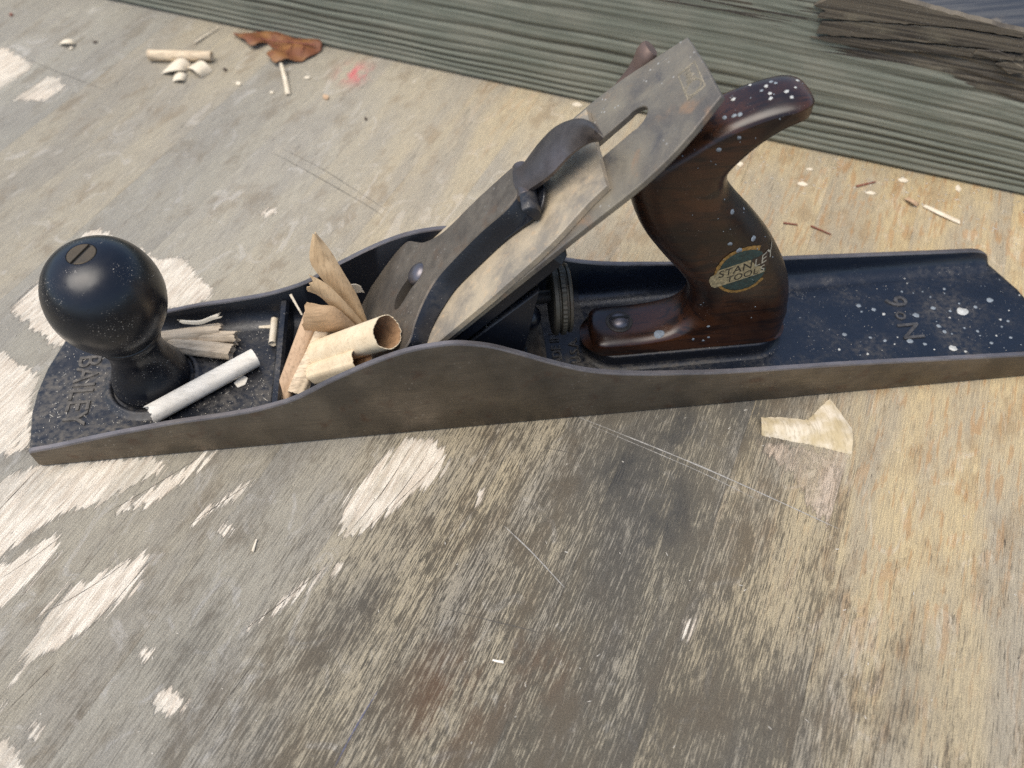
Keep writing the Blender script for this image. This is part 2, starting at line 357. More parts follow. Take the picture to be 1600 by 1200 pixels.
def mat_leaf():
    t = NT('dry_oak_leaf'); V = t.tc.outputs['Object']; n = t.noise(70, V, 5); g = t.noise(500, V, 3)
    c = t.mix(t.ramp(n, 0.35, 0.65), (0.25, 0.115, 0.035), (0.17, 0.062, 0.028)); c = t.mix(t.ramp(g, 0.5, 0.75, 0, 0.5), c, (0.11, 0.04, 0.025))
    t.set(Base_Color=c, Roughness=0.6, Normal=t.bump(n, 0.0006)); return t.m

TABLE = mat_table(); POST = mat_post(); POSTTOP = mat_post_top()
JAPAN = mat_japan(); JAPAN_D = mat_japan('dusty_black_japanning', 0.55, 0.36)
SIDE = mat_steel('brushed_side_steel', (0.115, 0.099, 0.079), (0.205, 0.173, 0.133), rough=0.34, metal=0.8, stretch=(60, 400, 2600), rustamt=0.5, spots=0.22)
RAIL = mat_steel('worn_rail_edge', (0.17, 0.156, 0.155), (0.27, 0.242, 0.23), rough=0.42, metal=0.75, stretch=(90, 500, 500), rustamt=0.2)
LCAP = mat_steel('patinated_lever_cap', (0.13, 0.11, 0.088), (0.215, 0.18, 0.138), rust=(0.16, 0.095, 0.055), rough=0.46, metal=0.6, stretch=(200, 200, 200), rustamt=0.4, spots=0.3)
CAM_STEEL = mat_steel('dark_cam_lever_steel', (0.10, 0.088, 0.085), (0.17, 0.145, 0.135), rough=0.36, metal=0.75, stretch=(160, 160, 160), rustamt=0.15)
IRON = mat_iron(); CAPIRON = mat_capiron()
DARKST = mat_steel('dark_grimy_steel', (0.04, 0.037, 0.034), (0.085, 0.075, 0.062), rough=0.55, metal=0.6, stretch=(100, 100, 100), rustamt=0.5)
SCREW = mat_steel('dull_brass_screw', (0.14, 0.105, 0.065), (0.10, 0.08, 0.055), rough=0.45, metal=0.7, stretch=(200, 200, 200), rustamt=0.4)
BOLT = mat_steel('blued_steel_screw', (0.13, 0.125, 0.14), (0.20, 0.18, 0.18), rough=0.35, metal=0.8, stretch=(200, 200, 200), rustamt=0.4)
FROGRUST = mat_plain('rusty_dusty_casting', (0.13, 0.095, 0.06), 0.85, 0, 0.6, 260)
TOTE = mat_rosewood(); KNOB = mat_knob()
SLOT = mat_plain('dark_slot', (0.008, 0.008, 0.008), 0.8)
LETTER = mat_plain('dusty_cast_letter', (0.12, 0.105, 0.085), 0.6, 0, 0.6, 500)
HEELLET = mat_plain('rubbed_cast_letter', (0.10, 0.095, 0.09), 0.4, 0.2, 0.6, 400)
PAINT = mat_plain('pale_blue_grey_paint_spot', (0.23, 0.26, 0.28), 0.55, 0, 0.35, 900)
PAINTW = mat_plain('white_paint_spot', (0.50, 0.50, 0.46), 0.5, 0, 0.3, 900)
WHITEW = mat_shaving('white_birch_roll', (0.82, 0.76, 0.645), (0.72, 0.66, 0.55), 0.35, 0)
TAN = mat_shaving('tan_shaving', (0.60, 0.41, 0.24), (0.48, 0.32, 0.18), 0.45, 0)
TANZ = mat_shaving('tan_upright_shaving', (0.68, 0.49, 0.285), (0.54, 0.37, 0.205), 0.5, 2)
PALEW = mat_shaving('pale_curl_shaving', (0.76, 0.63, 0.43), (0.66, 0.52, 0.34), 0.3, 0)
PINKW = mat_shaving('pinkish_roll_shaving', (0.53, 0.37, 0.235), (0.43, 0.29, 0.18), 0.5, 1)
BEIGE = mat_shaving('beige_roll_shaving', (0.70, 0.57, 0.40), (0.56, 0.44, 0.30), 0.7, 0)
CREAM = mat_shaving('cream_chip', (0.74, 0.66, 0.52), (0.64, 0.55, 0.41), 0.3, 0)
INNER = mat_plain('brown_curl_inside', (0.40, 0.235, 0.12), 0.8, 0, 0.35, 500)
LEAF = mat_leaf()
NEEDLE = mat_plain('red_brown_needle', (0.23, 0.07, 0.04), 0.6)
BARK = mat_plain('dark_brown_bit', (0.06, 0.04, 0.028), 0.8)

# ------------------------------------------------------------------ structure: the bench top of glued strips
GA = math.radians(60); ga, gb = np.array([math.cos(GA), math.sin(GA)]), np.array([math.sin(GA), -math.cos(GA)])
ctl = [  # u, v, dirt, warm, fleck
 (100,60,.18,.08,.1),(300,250,.20,.12,.1),(500,200,.12,.2,.15),(700,300,.06,.42,.15),(600,120,.1,.35,.1),(850,190,.05,.6,.1),(30,300,.28,.08,.1),
 (30,450,.25,.1,.2),(400,350,.18,.2,.15),(1250,270,.1,.85,.3),(1400,330,.25,.75,.4),(1560,360,.08,.95,.35),(950,330,.06,.65,.2),(1590,640,.16,.72,.6),
 (1400,680,.28,.55,.6),(1250,760,.42,.45,.6),(1450,850,.15,.9,.5),(1550,1000,.38,.55,.7),(1450,1100,.6,.4,.8),(1300,950,.5,.5,.8),(1100,720,.5,.6,.8),
 (980,760,1.0,.2,.4),(1040,800,1.0,.2,.4),(950,900,.68,.4,.95),(800,760,.6,.5,.95),(700,900,.72,.4,.95),(820,1050,.85,.3,.8),(600,1100,.72,.3,.9),
 (650,750,.58,.45,.9),(450,800,.62,.15,.35),(300,800,.52,.15,.3),(400,950,.66,.12,.35),(250,1100,.62,.12,.4),(80,1000,.52,.12,.35),(100,850,.5,.08,.3),
 (1200,1150,.92,.15,.6),(1000,1130,.8,.3,.8),(1110,1000,.85,.2,.7),(1170,640,.95,.2,.3),(1060,660,.75,.3,.7),(480,1170,.7,.3,.9),(560,980,.7,.4,.95),
 (150,560,.3,.1,.2),(10,640,.3,.1,.2),(1590,1180,.5,.4,.7),(300,1190,.7,.1,.5),(1200,880,.62,.5,.8)]
CP = np.array([at_z(c[0], c[1])[:2] for c in ctl]); CV = np.array([c[2:] for c in ctl])
tears = [
 ([(-20,72),(10,75),(47,98),(46,110),(0,140),(-30,150)],0),([(17,157),(72,120),(95,122),(102,137),(70,158)],0),
 ([(15,485),(70,430),(130,366),(160,357),(185,375),(250,405),(290,402),(308,430),(335,452),(330,470),(200,500),(90,545),(60,520)],0),
 ([(-20,545),(0,548),(42,573),(62,590),(50,640),(46,700),(0,715),(-30,720)],0),
 ([(-20,760),(50,727),(240,712),(262,732),(150,792),(100,802),(55,832),(-20,890)],0),
 ([(180,797),(310,716),(332,702),(350,700),(310,735),(235,790),(190,802)],0),
 ([(-20,890),(0,880),(95,833),(92,860),(40,920),(-20,965)],0),
 ([(0,1110),(30,1040),(68,960),(108,910),(145,903),(225,862),(238,870),(200,930),(130,988),(42,1040),(-10,1130)],0),
 ([(528,835),(535,790),(625,690),(640,682),(682,688),(700,715),(692,742),(612,798),(557,840)],0),
 ([(375,992),(500,890),(530,870),(532,886),(490,920),(440,947)],0),([(288,822),(350,775),(407,743),(392,765),(332,802)],0),
 ([(1183,690),(1332,708),(1320,760),(1292,828),(1268,800),(1240,742),(1190,702)],1),
 ([(228,1090),(262,1070),(300,1095),(285,1115),(250,1120)],0),([(42,1135),(60,1128),(70,1140),(55,1156),(42,1150)],0),
 ([(-20,1165),(12,1150),(35,1185),(40,1210),(-20,1230)],0),([(1064,975),(1078,962),(1086,968),(1076,1002),(1064,1004)],0),
 ([(335,832),(352,816),(366,824),(352,838)],0),([(405,332),(425,322),(435,330),(415,342)],0),([(208,1025),(230,1008),(238,1018),(222,1030)],0),
 ([(745,768),(758,760),(756,778),(748,790)],0)]
TP = [(np.array([at_z(*p)[:2] for p in poly]), pk) for poly, pk in tears]
def poly_sdf(X, P):
    n = len(P); d2 = np.full(len(X), 1e9); ins = np.zeros(len(X), bool)
    for i in range(n):
        a, b = P[i], P[(i+1) % n]; e = b-a; w = X-a
        t = np.clip((w@e)/max(e@e, 1e-9), 0, 1); d = w-t[:, None]*e; d2 = np.minimum(d2, (d*d).sum(1))
        c = ((a[1] > X[:, 1]) != (b[1] > X[:, 1])) & (X[:, 0] < (b[0]-a[0])*(X[:, 1]-a[1])/(b[1]-a[1]+1e-12)+a[0]); ins ^= c
    return np.where(ins, 1, -1)*np.sqrt(d2)
def set_attr(me, name, arr):
    a = me.attributes.new(name, 'FLOAT', 'POINT'); a.data.foreach_set('value', np.asarray(arr, np.float32))
bench = empty('workbench_top', (190, 60, -24)); tag(bench, 'weathered stained maple workbench top of glued strips under the tool', None, None, 'structure')
# joint offsets measured across the grain
offs = [-372,-330,-290,-248,-206,-165,-122,-80,-36,8,50,86,125,170,212,253,297,340,384,428,470,512,556,600]
rust_spots = [(720,1060,26),(850,1040,18),(690,1115,22)]; RS = [(np.array(at_z(a, b)[:2]), c) for a, b, c in rust_spots]
stain_spots = [(965,735,15,9),(1035,795,17,11),(1168,648,9,6),(1065,668,11,7),(1200,1150,20,10),(1110,1010,16,7),(1000,1150,14,8),(1440,1090,12,8),(430,700,9,7),(560,960,16,8),(980,880,18,9),(60,690,10,6),(300,1010,14,9)]; ST = [(np.array(at_z(a, b)[:2]), c, d) for a, b, c, d in stain_spots]
red_spot = (np.array(at_z(556, 115)[:2]), 6.0)
for k in range(len(offs)-1):
    o0, o1 = offs[k]+0.015, offs[k+1]-0.015
    nv = 19; nu = 300; us = np.linspace(-330, 570, nu)
    vs = np.concatenate([[o0], np.linspace(o0+0.16, o1-0.16, nv-2), [o1]])
    U, Vv = np.meshgrid(us, vs, indexing='ij'); X = U.reshape(-1)[:, None]*ga+Vv.reshape(-1)[:, None]*gb
    keep = True
    j = np.arange(nu*nv) % nv
    lvl = rng.uniform(-0.05, 0.0)
    Zv = np.where((j == 0) | (j == nv-1), -0.07, 0.0)+lvl
    cx = (o0+o1)/2
    loc = Vector((gb[0]*cx*S, gb[1]*cx*S, 0))
    lv = np.stack([U.reshape(-1)*S, -(Vv.reshape(-1)-cx)*S, Zv*S], 1)
    me = bpy.data.meshes.new('plank')
    nb = len(lv)
    low = lv[(j == 0) | (j == nv-1)].copy(); low[:, 2] = -24*S
    verts = np.concatenate([lv, low]); faces = grid_faces(nu, nv)
    faces = [tuple(reversed(q)) for q in faces]
    for i in range(nu-1):
        a, b = i*nv, (i+1)*nv; la, lb = nb+2*i, nb+2*(i+1)
        faces.append((a, b, lb, la)); faces.append((b+nv-1, a+nv-1, la+1, lb+1)); faces.append((la, lb, lb+1, la+1))
    me.from_pydata(verts.tolist(), [], faces); me.materials.append(TABLE)
    bm = bmesh.new(); bm.from_mesh(me); bmesh.ops.recalc_face_normals(bm, faces=bm.faces); bm.to_mesh(me); bm.free()
    XX = np.concatenate([X, X[(j == 0) | (j == nv-1)]])
    # smooth tone maps: distances stretched along the grain
    D = XX[:, None, :]-CP[None]; da = D@ga; db = D@gb
    w = np.exp(-(da**2/(2*34**2)+db**2/(2*19**2)))+1e-9
    w2 = np.exp(-(da**2+db**2)/(2*70**2))*1e-3; w = w+w2
    T = (w@CV)/w.sum(1, keepdims=True)
    tilt = rng.uniform(-0.11, 0.11)
    set_attr(me, 'dirt', np.clip(T[:, 0]+tilt, 0, 1)); set_attr(me, 'warm', np.clip(T[:, 1]+rng.uniform(-0.16, 0.16), 0, 1)); set_attr(me, 'fleck', T[:, 2])
    sd_ = np.full(len(XX), -60.0); pk = np.zeros(len(XX))
    for P, p in TP:
        s_ = poly_sdf(XX, P); pk = np.where((s_ > sd_) & (p > 0), 1.0, np.where(s_ > sd_, 0.0, pk)); sd_ = np.maximum(sd_, s_)
    set_attr(me, 'tear', sd_); set_attr(me, 'pink', pk)
    set_attr(me, 'rust', sum(np.exp(-((XX-c)**2).sum(1)/(2*(r*0.4)**2)) for c, r in RS))
    set_attr(me, 'stain', np.clip(sum((1.0 if i < 4 else 0.42)*np.exp(-(((XX-c)@ga)**2/(2*r1**2)+((XX-c)@gb)**2/(2*r2**2))) for i, (c, r1, r2) in enumerate(ST)), 0, 1))
    set_attr(me, 'red', np.exp(-((XX-red_spot[0])**2).sum(1)/(2*red_spot[1]**2)))
    po = bpy.data.objects.new('plank', me); COL.objects.link(po); po.parent = bench
    po.location = loc-Vector(bench.location); po.rotation_euler = (0, 0, GA)

# ------------------------------------------------------------------ the old timber lying across the bench
A0 = np.array(at_z(165, 0)); B0 = np.array(at_z(1600, 307)); bd = (B0-A0)/np.linalg.norm(B0-A0); bn = np.array([-bd[1], bd[0], 0]); bn = bn if bn[1] > 0 else -bn
HB, TB = 86.0, 40.0
def BP(s, t, z): return A0+bd*s+bn*t+np.array([0, 0, z])
timber = empty('timber_post', BP(300, TB/2, 0)); tag(timber, 'old greenish weathered timber with grooved grain and rotten top lying behind the tool', 'timber')
LT = np.linalg.norm(B0-A0)
ss = np.arange(-150, LT+130, 1.6); zs = np.concatenate([[0, 0.8], np.arange(1.6, HB-0.5, 0.62), [HB-0.2]])
groove_z = [4.6, 8.2, 11.8, 16.0, 20.6, 26.0, 32.0, 40.0, 52.0]
nz = np.random.RandomState(3)
def wob(s, k): return 0.4*np.sin(s/71+k*1.3)+0.2*np.sin(s/27+k*2.1)+0.25*np.sin(s/11.0+k)
SS, ZZ = np.meshgrid(ss, zs, indexing='ij')
dep = np.zeros_like(SS)
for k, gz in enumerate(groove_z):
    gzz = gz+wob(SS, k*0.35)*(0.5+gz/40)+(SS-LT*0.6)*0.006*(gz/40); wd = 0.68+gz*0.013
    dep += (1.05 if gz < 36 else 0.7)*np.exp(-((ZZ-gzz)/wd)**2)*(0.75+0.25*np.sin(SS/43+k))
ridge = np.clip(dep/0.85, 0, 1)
dep += 0.25*np.sin(ZZ*1.9+np.sin(SS/40))*0.5
rotm = np.clip((SS-(LT-122))/30, 0, 1)*np.clip((ZZ-(54+3*np.sin(SS/15)))/5, 0, 1)
rot2 = np.clip((ZZ-(60+4*np.sin(SS/40)))/9, 0, 1)*0.42*np.clip((SS-(LT-330))/60, 0, 1)
rotm = np.maximum(rotm, rot2)
topmax = HB-np.clip((SS-(LT-150))/150, 0, 1.3)*7-np.clip((SS-(LT-70))/70, 0, 1.3)**2*6
Zf = ZZ*topmax/HB
dep += rotm*(0.8+0.9*np.sin(ZZ*0.9+SS/30)*np.sin(SS/9+ZZ*0.4)*0.6)
cav = np.exp(-(((SS-(LT-2))/7)**2+((ZZ-67)/5.0)**2)); dep += 9*cav
edge = np.where(ZZ < 0.5, 1.8, np.where(ZZ < 1.0, 0.7, 0))+np.where(ZZ > HB-0.5, 1.2, 0)
dep = dep+edge
nS, nZ = SS.shape
Vb = (A0[None, None]+bd[None, None]*SS[..., None]+bn[None, None]*dep[..., None]); Vb[..., 2] = Zf+0.35
mb = MB(); fr = Vb.reshape(-1, 3); mb.add(fr, grid_faces(nS, nZ), 0)
body = mb.build('weathered_face', [POST], timber, sharp=None)
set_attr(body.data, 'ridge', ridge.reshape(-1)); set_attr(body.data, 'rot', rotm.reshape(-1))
mb = MB()
topv = []
for i in range(nS):
    f_ = Vb[i, -1]; b_ = BP(ss[i], TB, HB); topv += [f_, f_+bn*1.5+np.array([0, 0, 1.2]), (f_+b_)/2+np.array([0, 0, 2.0]), b_, BP(ss[i], TB, 0.05), Vb[i, 0]+bn*1]
mb.add(topv, grid_faces(nS, 6), 0)
mb.build('weathered_top', [POSTTOP], timber, sharp=50)
def splinter(px, depth, lift, curl=0.0):
    """flake of rotten wood standing proud of the face; px outline on the front face plane"""
    n = np.array(bn); P3 = [np.array(_plane(u, v, n, n@A0-lift)) for u, v in px]
    s2 = [((p-A0)@bd, p[2]) for p in P3]
    P2 = []
    for i in range(len(s2)):
        a, b = s2[i], s2[(i+1) % len(s2)]; L = math.hypot(b[0]-a[0], b[1]-a[1]); m = max(1, int(L/2.2))
        for k in range(m): t = k/m; P2.append((a[0]+(b[0]-a[0])*t+rng.uniform(-.5, .5), a[1]+(b[1]-a[1])*t+rng.uniform(-.28, .28)))
    v, f = bevel_prism(P2, lambda x, y, h: BP(x, -h, y), -depth, lift, 0.25)
    o = mesh_obj('splinter', v, f, [POST], timber, sharp=30); set_attr(o.data, 'rot', [1.0]*len(o.data.vertices)); set_attr(o.data, 'ridge', [rng.uniform(0, .3)]*len(o.data.vertices)); return o
splinter([(1275,52),(1282,34),(1330,33),(1420,40),(1500,45),(1600,62),(1600,84),(1500,72),(1400,62),(1300,56)], 2.0, 1.5)
splinter([(1266,58),(1300,57),(1400,66),(1520,76),(1600,88),(1600,104),(1540,92),(1440,82),(1360,76),(1290,66)], 2.0, 0.9)
splinter([(1272,8),(1300,-6),(1400,-4),(1450,12),(1520,30),(1600,50),(1600,60),(1500,44),(1330,32),(1276,28),(1290,18)], 2.0, 1.9)
splinter([(1525,78),(1560,80),(1586,90),(1582,96),(1550,92),(1522,84)], 1.5, 2.2)
splinter([(1556,100),(1580,96),(1600,106),(1600,114),(1575,116)], 1.5, 2.0)

# ------------------------------------------------------------------ the bench plane
plane = empty('hand_plane', (210, 31.75, 0)); tag(plane, 'long black and grey metal hand plane with black knob and rosewood handle on the bench', 'hand plane')
HX = [0,5,12,30,45,60,75,88,95,105,112,121,129,136,146,155,165,172,182,192,204,216,228,241,254,277,319,341,370,400,425]
HZ = [10.3,11.0,12,15.5,18,20.3,21.5,23,24.5,27.5,31,36.4,40.5,44,48.2,50.8,52,51.6,48.7,43.6,36.8,30.8,27,24.5,23,20.8,19.2,18,16.3,14.6,13.6]
hcurve = smooth_poly(list(zip(HX, HZ)), 6, closed=False); hx = np.array([p[0] for p in hcurve]); hz = np.array([p[1] for p in hcurve])
def rail_h(x, e):
    h = float(np.interp(x, hx, hz))
    if e < 12: h = min(h, 6.6+(h-6.6)*math.sqrt(max(0, 1-(1-e/12)**2.6)))
    return h
def toe(y): return -0.5+0.0056*(y-29)**2
def heel(y): return 424-0.007*(y-28)**2
def deck(x):
    return float(np.interp(x, [0, 90, 100, 110, 150, 200, 420], [9.2, 9.0, 8.5, 5.5, 5.0, 6.2, 6.2]))
t_ = 2.5; FR = 6.5
stations = sorted(set([0, .25, .6, 1.2, 2.5, 4] + list(np.arange(6, 404, 2.5)) + [404, 406, 408, 410, 412, 413.5, 415, 416.3, 417.4, 418.3, 419]))
rows = []
for xs in stations:
    e = 419-xs; h = rail_h(xs, e); d = deck(xs); up = []
    nose = max(0, 1-xs/1.4)*0.9 + max(0, 1-(419-xs)/1.0)*0.6
    up += [(0.9, 0.0+nose), (0.0, 0.8+nose), (0.0, max(1.5, h-0.7-nose*0.4)), (0.45, h-nose*0.6), (t_-0.45, h-nose*0.6), (t_, h-0.6-nose*0.6)]
    top = max(0.0, h-d-0.8); fr = min(FR, top) if top > 0.3 else 0.3
    for k in range(7):
        a = k/6*math.pi/2; up.append((t_+fr*(1-math.cos(a))+0.05+(0.3 if k else 0), d+fr*(1-math.sin(a))-nose*0.6 if k else min(h-0.7, d+fr)-nose*0.6))
    for q in (0.25, 0.5): up.append((t_+FR+(W/2-t_-FR)*q*2*0.98, d-nose*0.6))
    full = up+[(W-y, z) for y, z in reversed(up[:-1])]
    rows.append([(toe(y)+(xs/419)*(heel(y)-toe(y)), y, z) for y, z in full])
nP = len(rows[0]); mb = MB(); V_ = [p for r in rows for p in r]
F_ = []; FM = []
for i in range(len(rows)-1):
    for j in range(nP-1):
        F_.append((i*nP+j, (i+1)*nP+j, (i+1)*nP+j+1, i*nP+j+1))
        jj = min(j, nP-2-j); xs = stations[i]
        FM.append(0 if jj <= 1 else (1 if jj <= 4 else (2 if xs < 225 else 3)))
    F_.append((i*nP+nP-1, (i+1)*nP+nP-1, (i+1)*nP, i*nP)); FM.append(0)
for base, rev in ((0, False), ((len(rows)-1)*nP, True)):
    f = [base+k for k in range(nP)]; F_.append(tuple(f if not rev else f[::-1])); FM.append(2)
mb.v = V_; mb.f = F_; mb.m = FM
pbody = mb.build('body', [SIDE, RAIL, JAPAN_D, mat_japan('rear_japanning_sky_sheen', 0.24, 0.2, 0.4, (0.0075, 0.011, 0.0185))], plane, sharp=40)  # rear deck: blue sky sheen put into the black base colour
def boxpart(name, parts, mat, parent, **k):
    m = MB()
    for v, f in parts: m.add(v, f)
    return m.build(name, mat, parent, **k)
boxpart('cross_rib', [box(98.2, 102.2, 2.6, W-2.6, 4, 20.5, 1.4)], JAPAN, pbody)
# cast lettering: read towards -y with their tops towards the heel (toe word) and the other way round behind
def cast_text(name, s, size, cx, cy, z, read, mat, parent, ext=0.35, sx=1.0, shear=0.0, spacing=1.0):
    v, f = text_mesh(s, size, ext, 0.10, shear, spacing)
    if read < 0: P = [(cx+b, cy-a*sx, z+c) for a, b, c in v]
    else: P = [(cx-b, cy+a*sx, z+c) for a, b, c in v]
    return mesh_obj(name, P, f, mat, parent, sharp=40)
cast_text('cast_lettering', 'BAILEY', 13.4, 17.4, 30.0, 9.15, -1, LETTER, pbody, 0.42, 0.90)
cast_text('cast_lettering', 'MADE IN', 5.6, 213.6, 30, 6.15, 1, LETTER, pbody, 0.5)
cast_text('cast_lettering', 'U.S.A.', 5.6, 221.2, 30, 6.15, 1, LETTER, pbody, 0.5)
cast_text('cast_lettering', 'N', 13.0, 366.2, 24.6, 6.15, 1, HEELLET, pbody, 0.55)
cast_text('cast_lettering', 'o', 9.0, 364.0, 33.5, 6.15, 1, HEELLET, pbody, 0.55)
cast_text('cast_lettering', '6', 13.5, 366.5, 41.8, 6.15, 1, HEELLET, pbody, 0.55)
# tote seat: raised boss
def stadium(x0, x1, yc, r, n=14):
    P = []
    for k in range(n+1): a = -math.pi/2+math.pi*k/n; P.append((x1-r+r*math.cos(a), yc+r*math.sin(a)))
    for k in range(n+1): a = math.pi/2+math.pi*k/n; P.append((x0+r+r*math.cos(a), yc+r*math.sin(a)))
    return P
YC = W/2
mb = MB(); rings = []
prof = [(5.0, 5.9), (3.4, 6.25), (2.3, 6.9), (1.6, 8.0), (1.2, 9.5), (1.1, 11.6), (0.8, 12.2), (0.2, 12.4)]
v = []
for o_, z in prof: v += [(x, y, z) for x, y in stadium(227-o_, 306.5+o_, YC, 11.2+o_)]
n_ = len(stadium(0, 40, 0, 5)); f = []
for k in range(len(prof)-1):
    for i in range(n_): j = (i+1) % n_; f.append((k*n_+i, k*n_+j, (k+1)*n_+j, (k+1)*n_+i))
f.append(tuple(range((len(prof)-1)*n_, len(prof)*n_)))
mesh_obj('tote_seat', v, f, JAPAN_D, pbody, sharp=60)
# knob seat ring
KX = 46.3
v, f = lathe([(21.0, 8.9), (19.5, 9.5), (18.4, 10.5), (17.6, 10.9), (16.8, 10.6), (16.2, 9.7)], (KX, YC, 0), 56)
mesh_obj('knob_seat', v, f, JAPAN_D, pbody, sharp=70)

# front knob
kp = [(14.4, 9.6), (15.1, 10.2), (15.4, 11.4), (15.2, 13.4), (14.4, 16.2), (13.1, 19.4), (11.8, 22.8), (10.9, 26.2), (10.6, 29.4), (10.9, 32.4), (11.7, 35.2), (12.5, 37.2), (12.6, 38.0), (12.3, 38.6), (12.9, 39.4), (14.6, 41.2), (16.7, 43.8), (18.6, 47), (20.1, 50.6), (21.2, 55), (21.5, 59), (21.1, 63.4), (19.9, 67.9), (17.7, 72.2), (14.6, 75.7), (10.9, 78.1), (7.8, 79.2), (5.4, 79.7), (5.1, 79.1), (0.01, 79.0)]
kps = smooth_poly(kp, 3, closed=False)
v, f = lathe([(p[0]*(1.0 if p[1] < 36 else 0.97), p[1]) for p in kps], (KX, YC, 0), 72)
kmat = mesh_obj('front_knob', v, f, KNOB, plane, sharp=60)
sa = math.radians(63); sdx, sdy = math.cos(sa), math.sin(sa)
hd = []
for sgn in (-1, 1):
    P = []
    a0 = math.asin(0.66/5.0)
    for k in range(19):
        a = a0+(math.pi-2*a0)*k/18; x, y = 5.0*math.cos(a), sgn*5.0*math.sin(a); P.append((x, y))
    hd.append(bevel_prism(P, lambda x, y, h: (KX+x*sdx-y*sdy, YC+x*sdy+y*sdx, h), 78.6, 79.9, 0.2))
scr = boxpart('screw_head', hd, SCREW, kmat)
boxpart('screw_slot', [bevel_prism([(-4.9, -.65), (4.9, -.65), (4.9, .65), (-4.9, .65)], lambda x, y, h: (KX+x*sdx-y*sdy, YC+x*sdy+y*sdx, h), 78.4, 79.2, 0.05)], SLOT, kmat)

# tote (rear handle)
tp = [(229,12.6),(227,15.5),(227.6,18.5),(231,20.3),(238,20.6),(247,20.6),(256,22),(262.5,26),(265.6,33),(264.3,42),(259,51),(250.5,62),(242.5,74),(237.5,86),(236,95),(238,102),(244,107),(252,111),(262,117),(272,121.6),(280,124.3),(286,125.2),(290.6,124.2),(293,121.4),(291.6,118.2),(287,116),(281.5,112.6),(276,107.8),(271.8,102),(269.8,96.5),(271.2,90.5),(276,83.5),(284,74.5),(292,64.5),(299,53.5),(304.3,42),(307.2,30),(307.2,20.5),(306,14.4),(304,12.6)]
poly = np.array(smooth_poly(tp, 4))
poly = np.array([p if p[1] > 12.6 else np.array([p[0], 12.6]) for p in poly])
def tote_r(x, z):
    if z < 14.2: return 1.0
    if z < 26 and x < 262: return 3.2 if z > 18 else 3.6
    if z > 100 and x > 268: 
        return 3.0 if z > 116 else 4.6
    if z > 108: return 3.2
    return 9.5
rr = np.array([tote_r(*p) for p in poly])
for _ in range(14): rr = (np.roll(rr, 1)+2*rr+np.roll(rr, -1))/4
for i, p in enumerate(poly):
    if p[1] < 12.9: rr[i] = min(rr[i], 0.8)
nx = np.roll(poly, -1, 0)-poly; pv = poly-np.roll(poly, 1, 0); tg = nx+pv; tg /= np.linalg.norm(tg, axis=1, keepdims=True)+1e-9
area = 0.5*np.sum(poly[:, 0]*np.roll(poly[:, 1], -1)-np.roll(poly[:, 0], -1)*poly[:, 1])
nrm = np.stack([-tg[:, 1], tg[:, 0]], 1)*(1 if area > 0 else -1)
TH = 11.3
def half_t(x, z): return TH*(1.0-0.10*max(0, (z-60)/70))
def tote_ry(x, z):
    if z < 30 and x < 262: return 10.6
    if z > 112 and x > 277: return 9.6
    if z > 112: return 4.5
    return 9.8
ry = np.array([tote_ry(*p) for p in poly])
for _ in range(14): ry = (np.roll(ry, 1)+2*ry+np.roll(ry, -1))/4
n_ = len(poly); K = 8; v = []; f = []
seq = [(-1, k/K*math.pi/2) for k in range(K, -1, -1)]+[(1, k/K*math.pi/2) for k in range(1, K+1)]
XF, XB = poly[:, 0][poly[:, 1] < 30].min(), poly[:, 0].max()
for sgn, a in seq:
    off = (1-math.cos(a)); mov = (rr*off)[:, None]; nn_ = nrm.copy()
    flat = poly[:, 1] < 13.0; rear = (poly[:, 1] < 26) & (poly[:, 0] > 288)
    Pk = poly+nn_*np.where(flat[:, None], 0.0, mov)
    lowf = (poly[:, 1] < 22.5) & (poly[:, 0] < 250); lowb = flat & (poly[:, 0] > 290)
    Pk[:, 0] = np.where(lowf, np.maximum(Pk[:, 0], XF+10.6*off), Pk[:, 0])
    Pk[rear] = poly[rear]; Pk[:, 0] = np.where(rear, np.minimum(poly[:, 0], np.maximum(poly[:, 0]-9.5*off, XB-1.5-9.5*off)), Pk[:, 0])
    Pk[:, 1] = np.maximum(Pk[:, 1], 12.6)
    tip = (poly[:, 1] > 112) & (poly[:, 0] > 279)
    Pk[:, 0] = np.where(tip, np.minimum(Pk[:, 0], 293-9.6*off), Pk[:, 0])
    for i in range(n_):
        T = half_t(*poly[i]); r = min(ry[i], T); y = sgn*(T-r+r*math.sin(a)); v.append((Pk[i][0], YC+y, Pk[i][1]))
for k in range(len(seq)-1):
    for i in range(n_): j = (i+1) % n_; f.append((k*n_+i, k*n_+j, (k+1)*n_+j, (k+1)*n_+i))
f.append(tuple(range(n_))); f.append(tuple(range((len(seq)-1)*n_, len(seq)*n_))[::-1])
tote = mesh_obj('tote', v, f, TOTE, plane, sharp=50)
tote.data.name = 'tote'
sv, sf = cyl((239.3, YC, 19.2), (239.3, YC, 20.9), 5.6, n=32); mesh_obj('screw_washer', sv, sf, DARKST, tote)
m_ = MB()
v1, f1 = lathe([(4.3, 20.7), (4.2, 21.5), (3.2, 22.6), (1.6, 23.2), (0.01, 23.3)], (239.3, YC, 0), 28); m_.add(v1, f1)
toescrew = m_.build('screw_head', BOLT, tote, sharp=60)
boxpart('screw_slot', [box(235.6, 243, YC-0.55, YC+0.55, 22.9, 23.45, 0.05)], SLOT, tote)

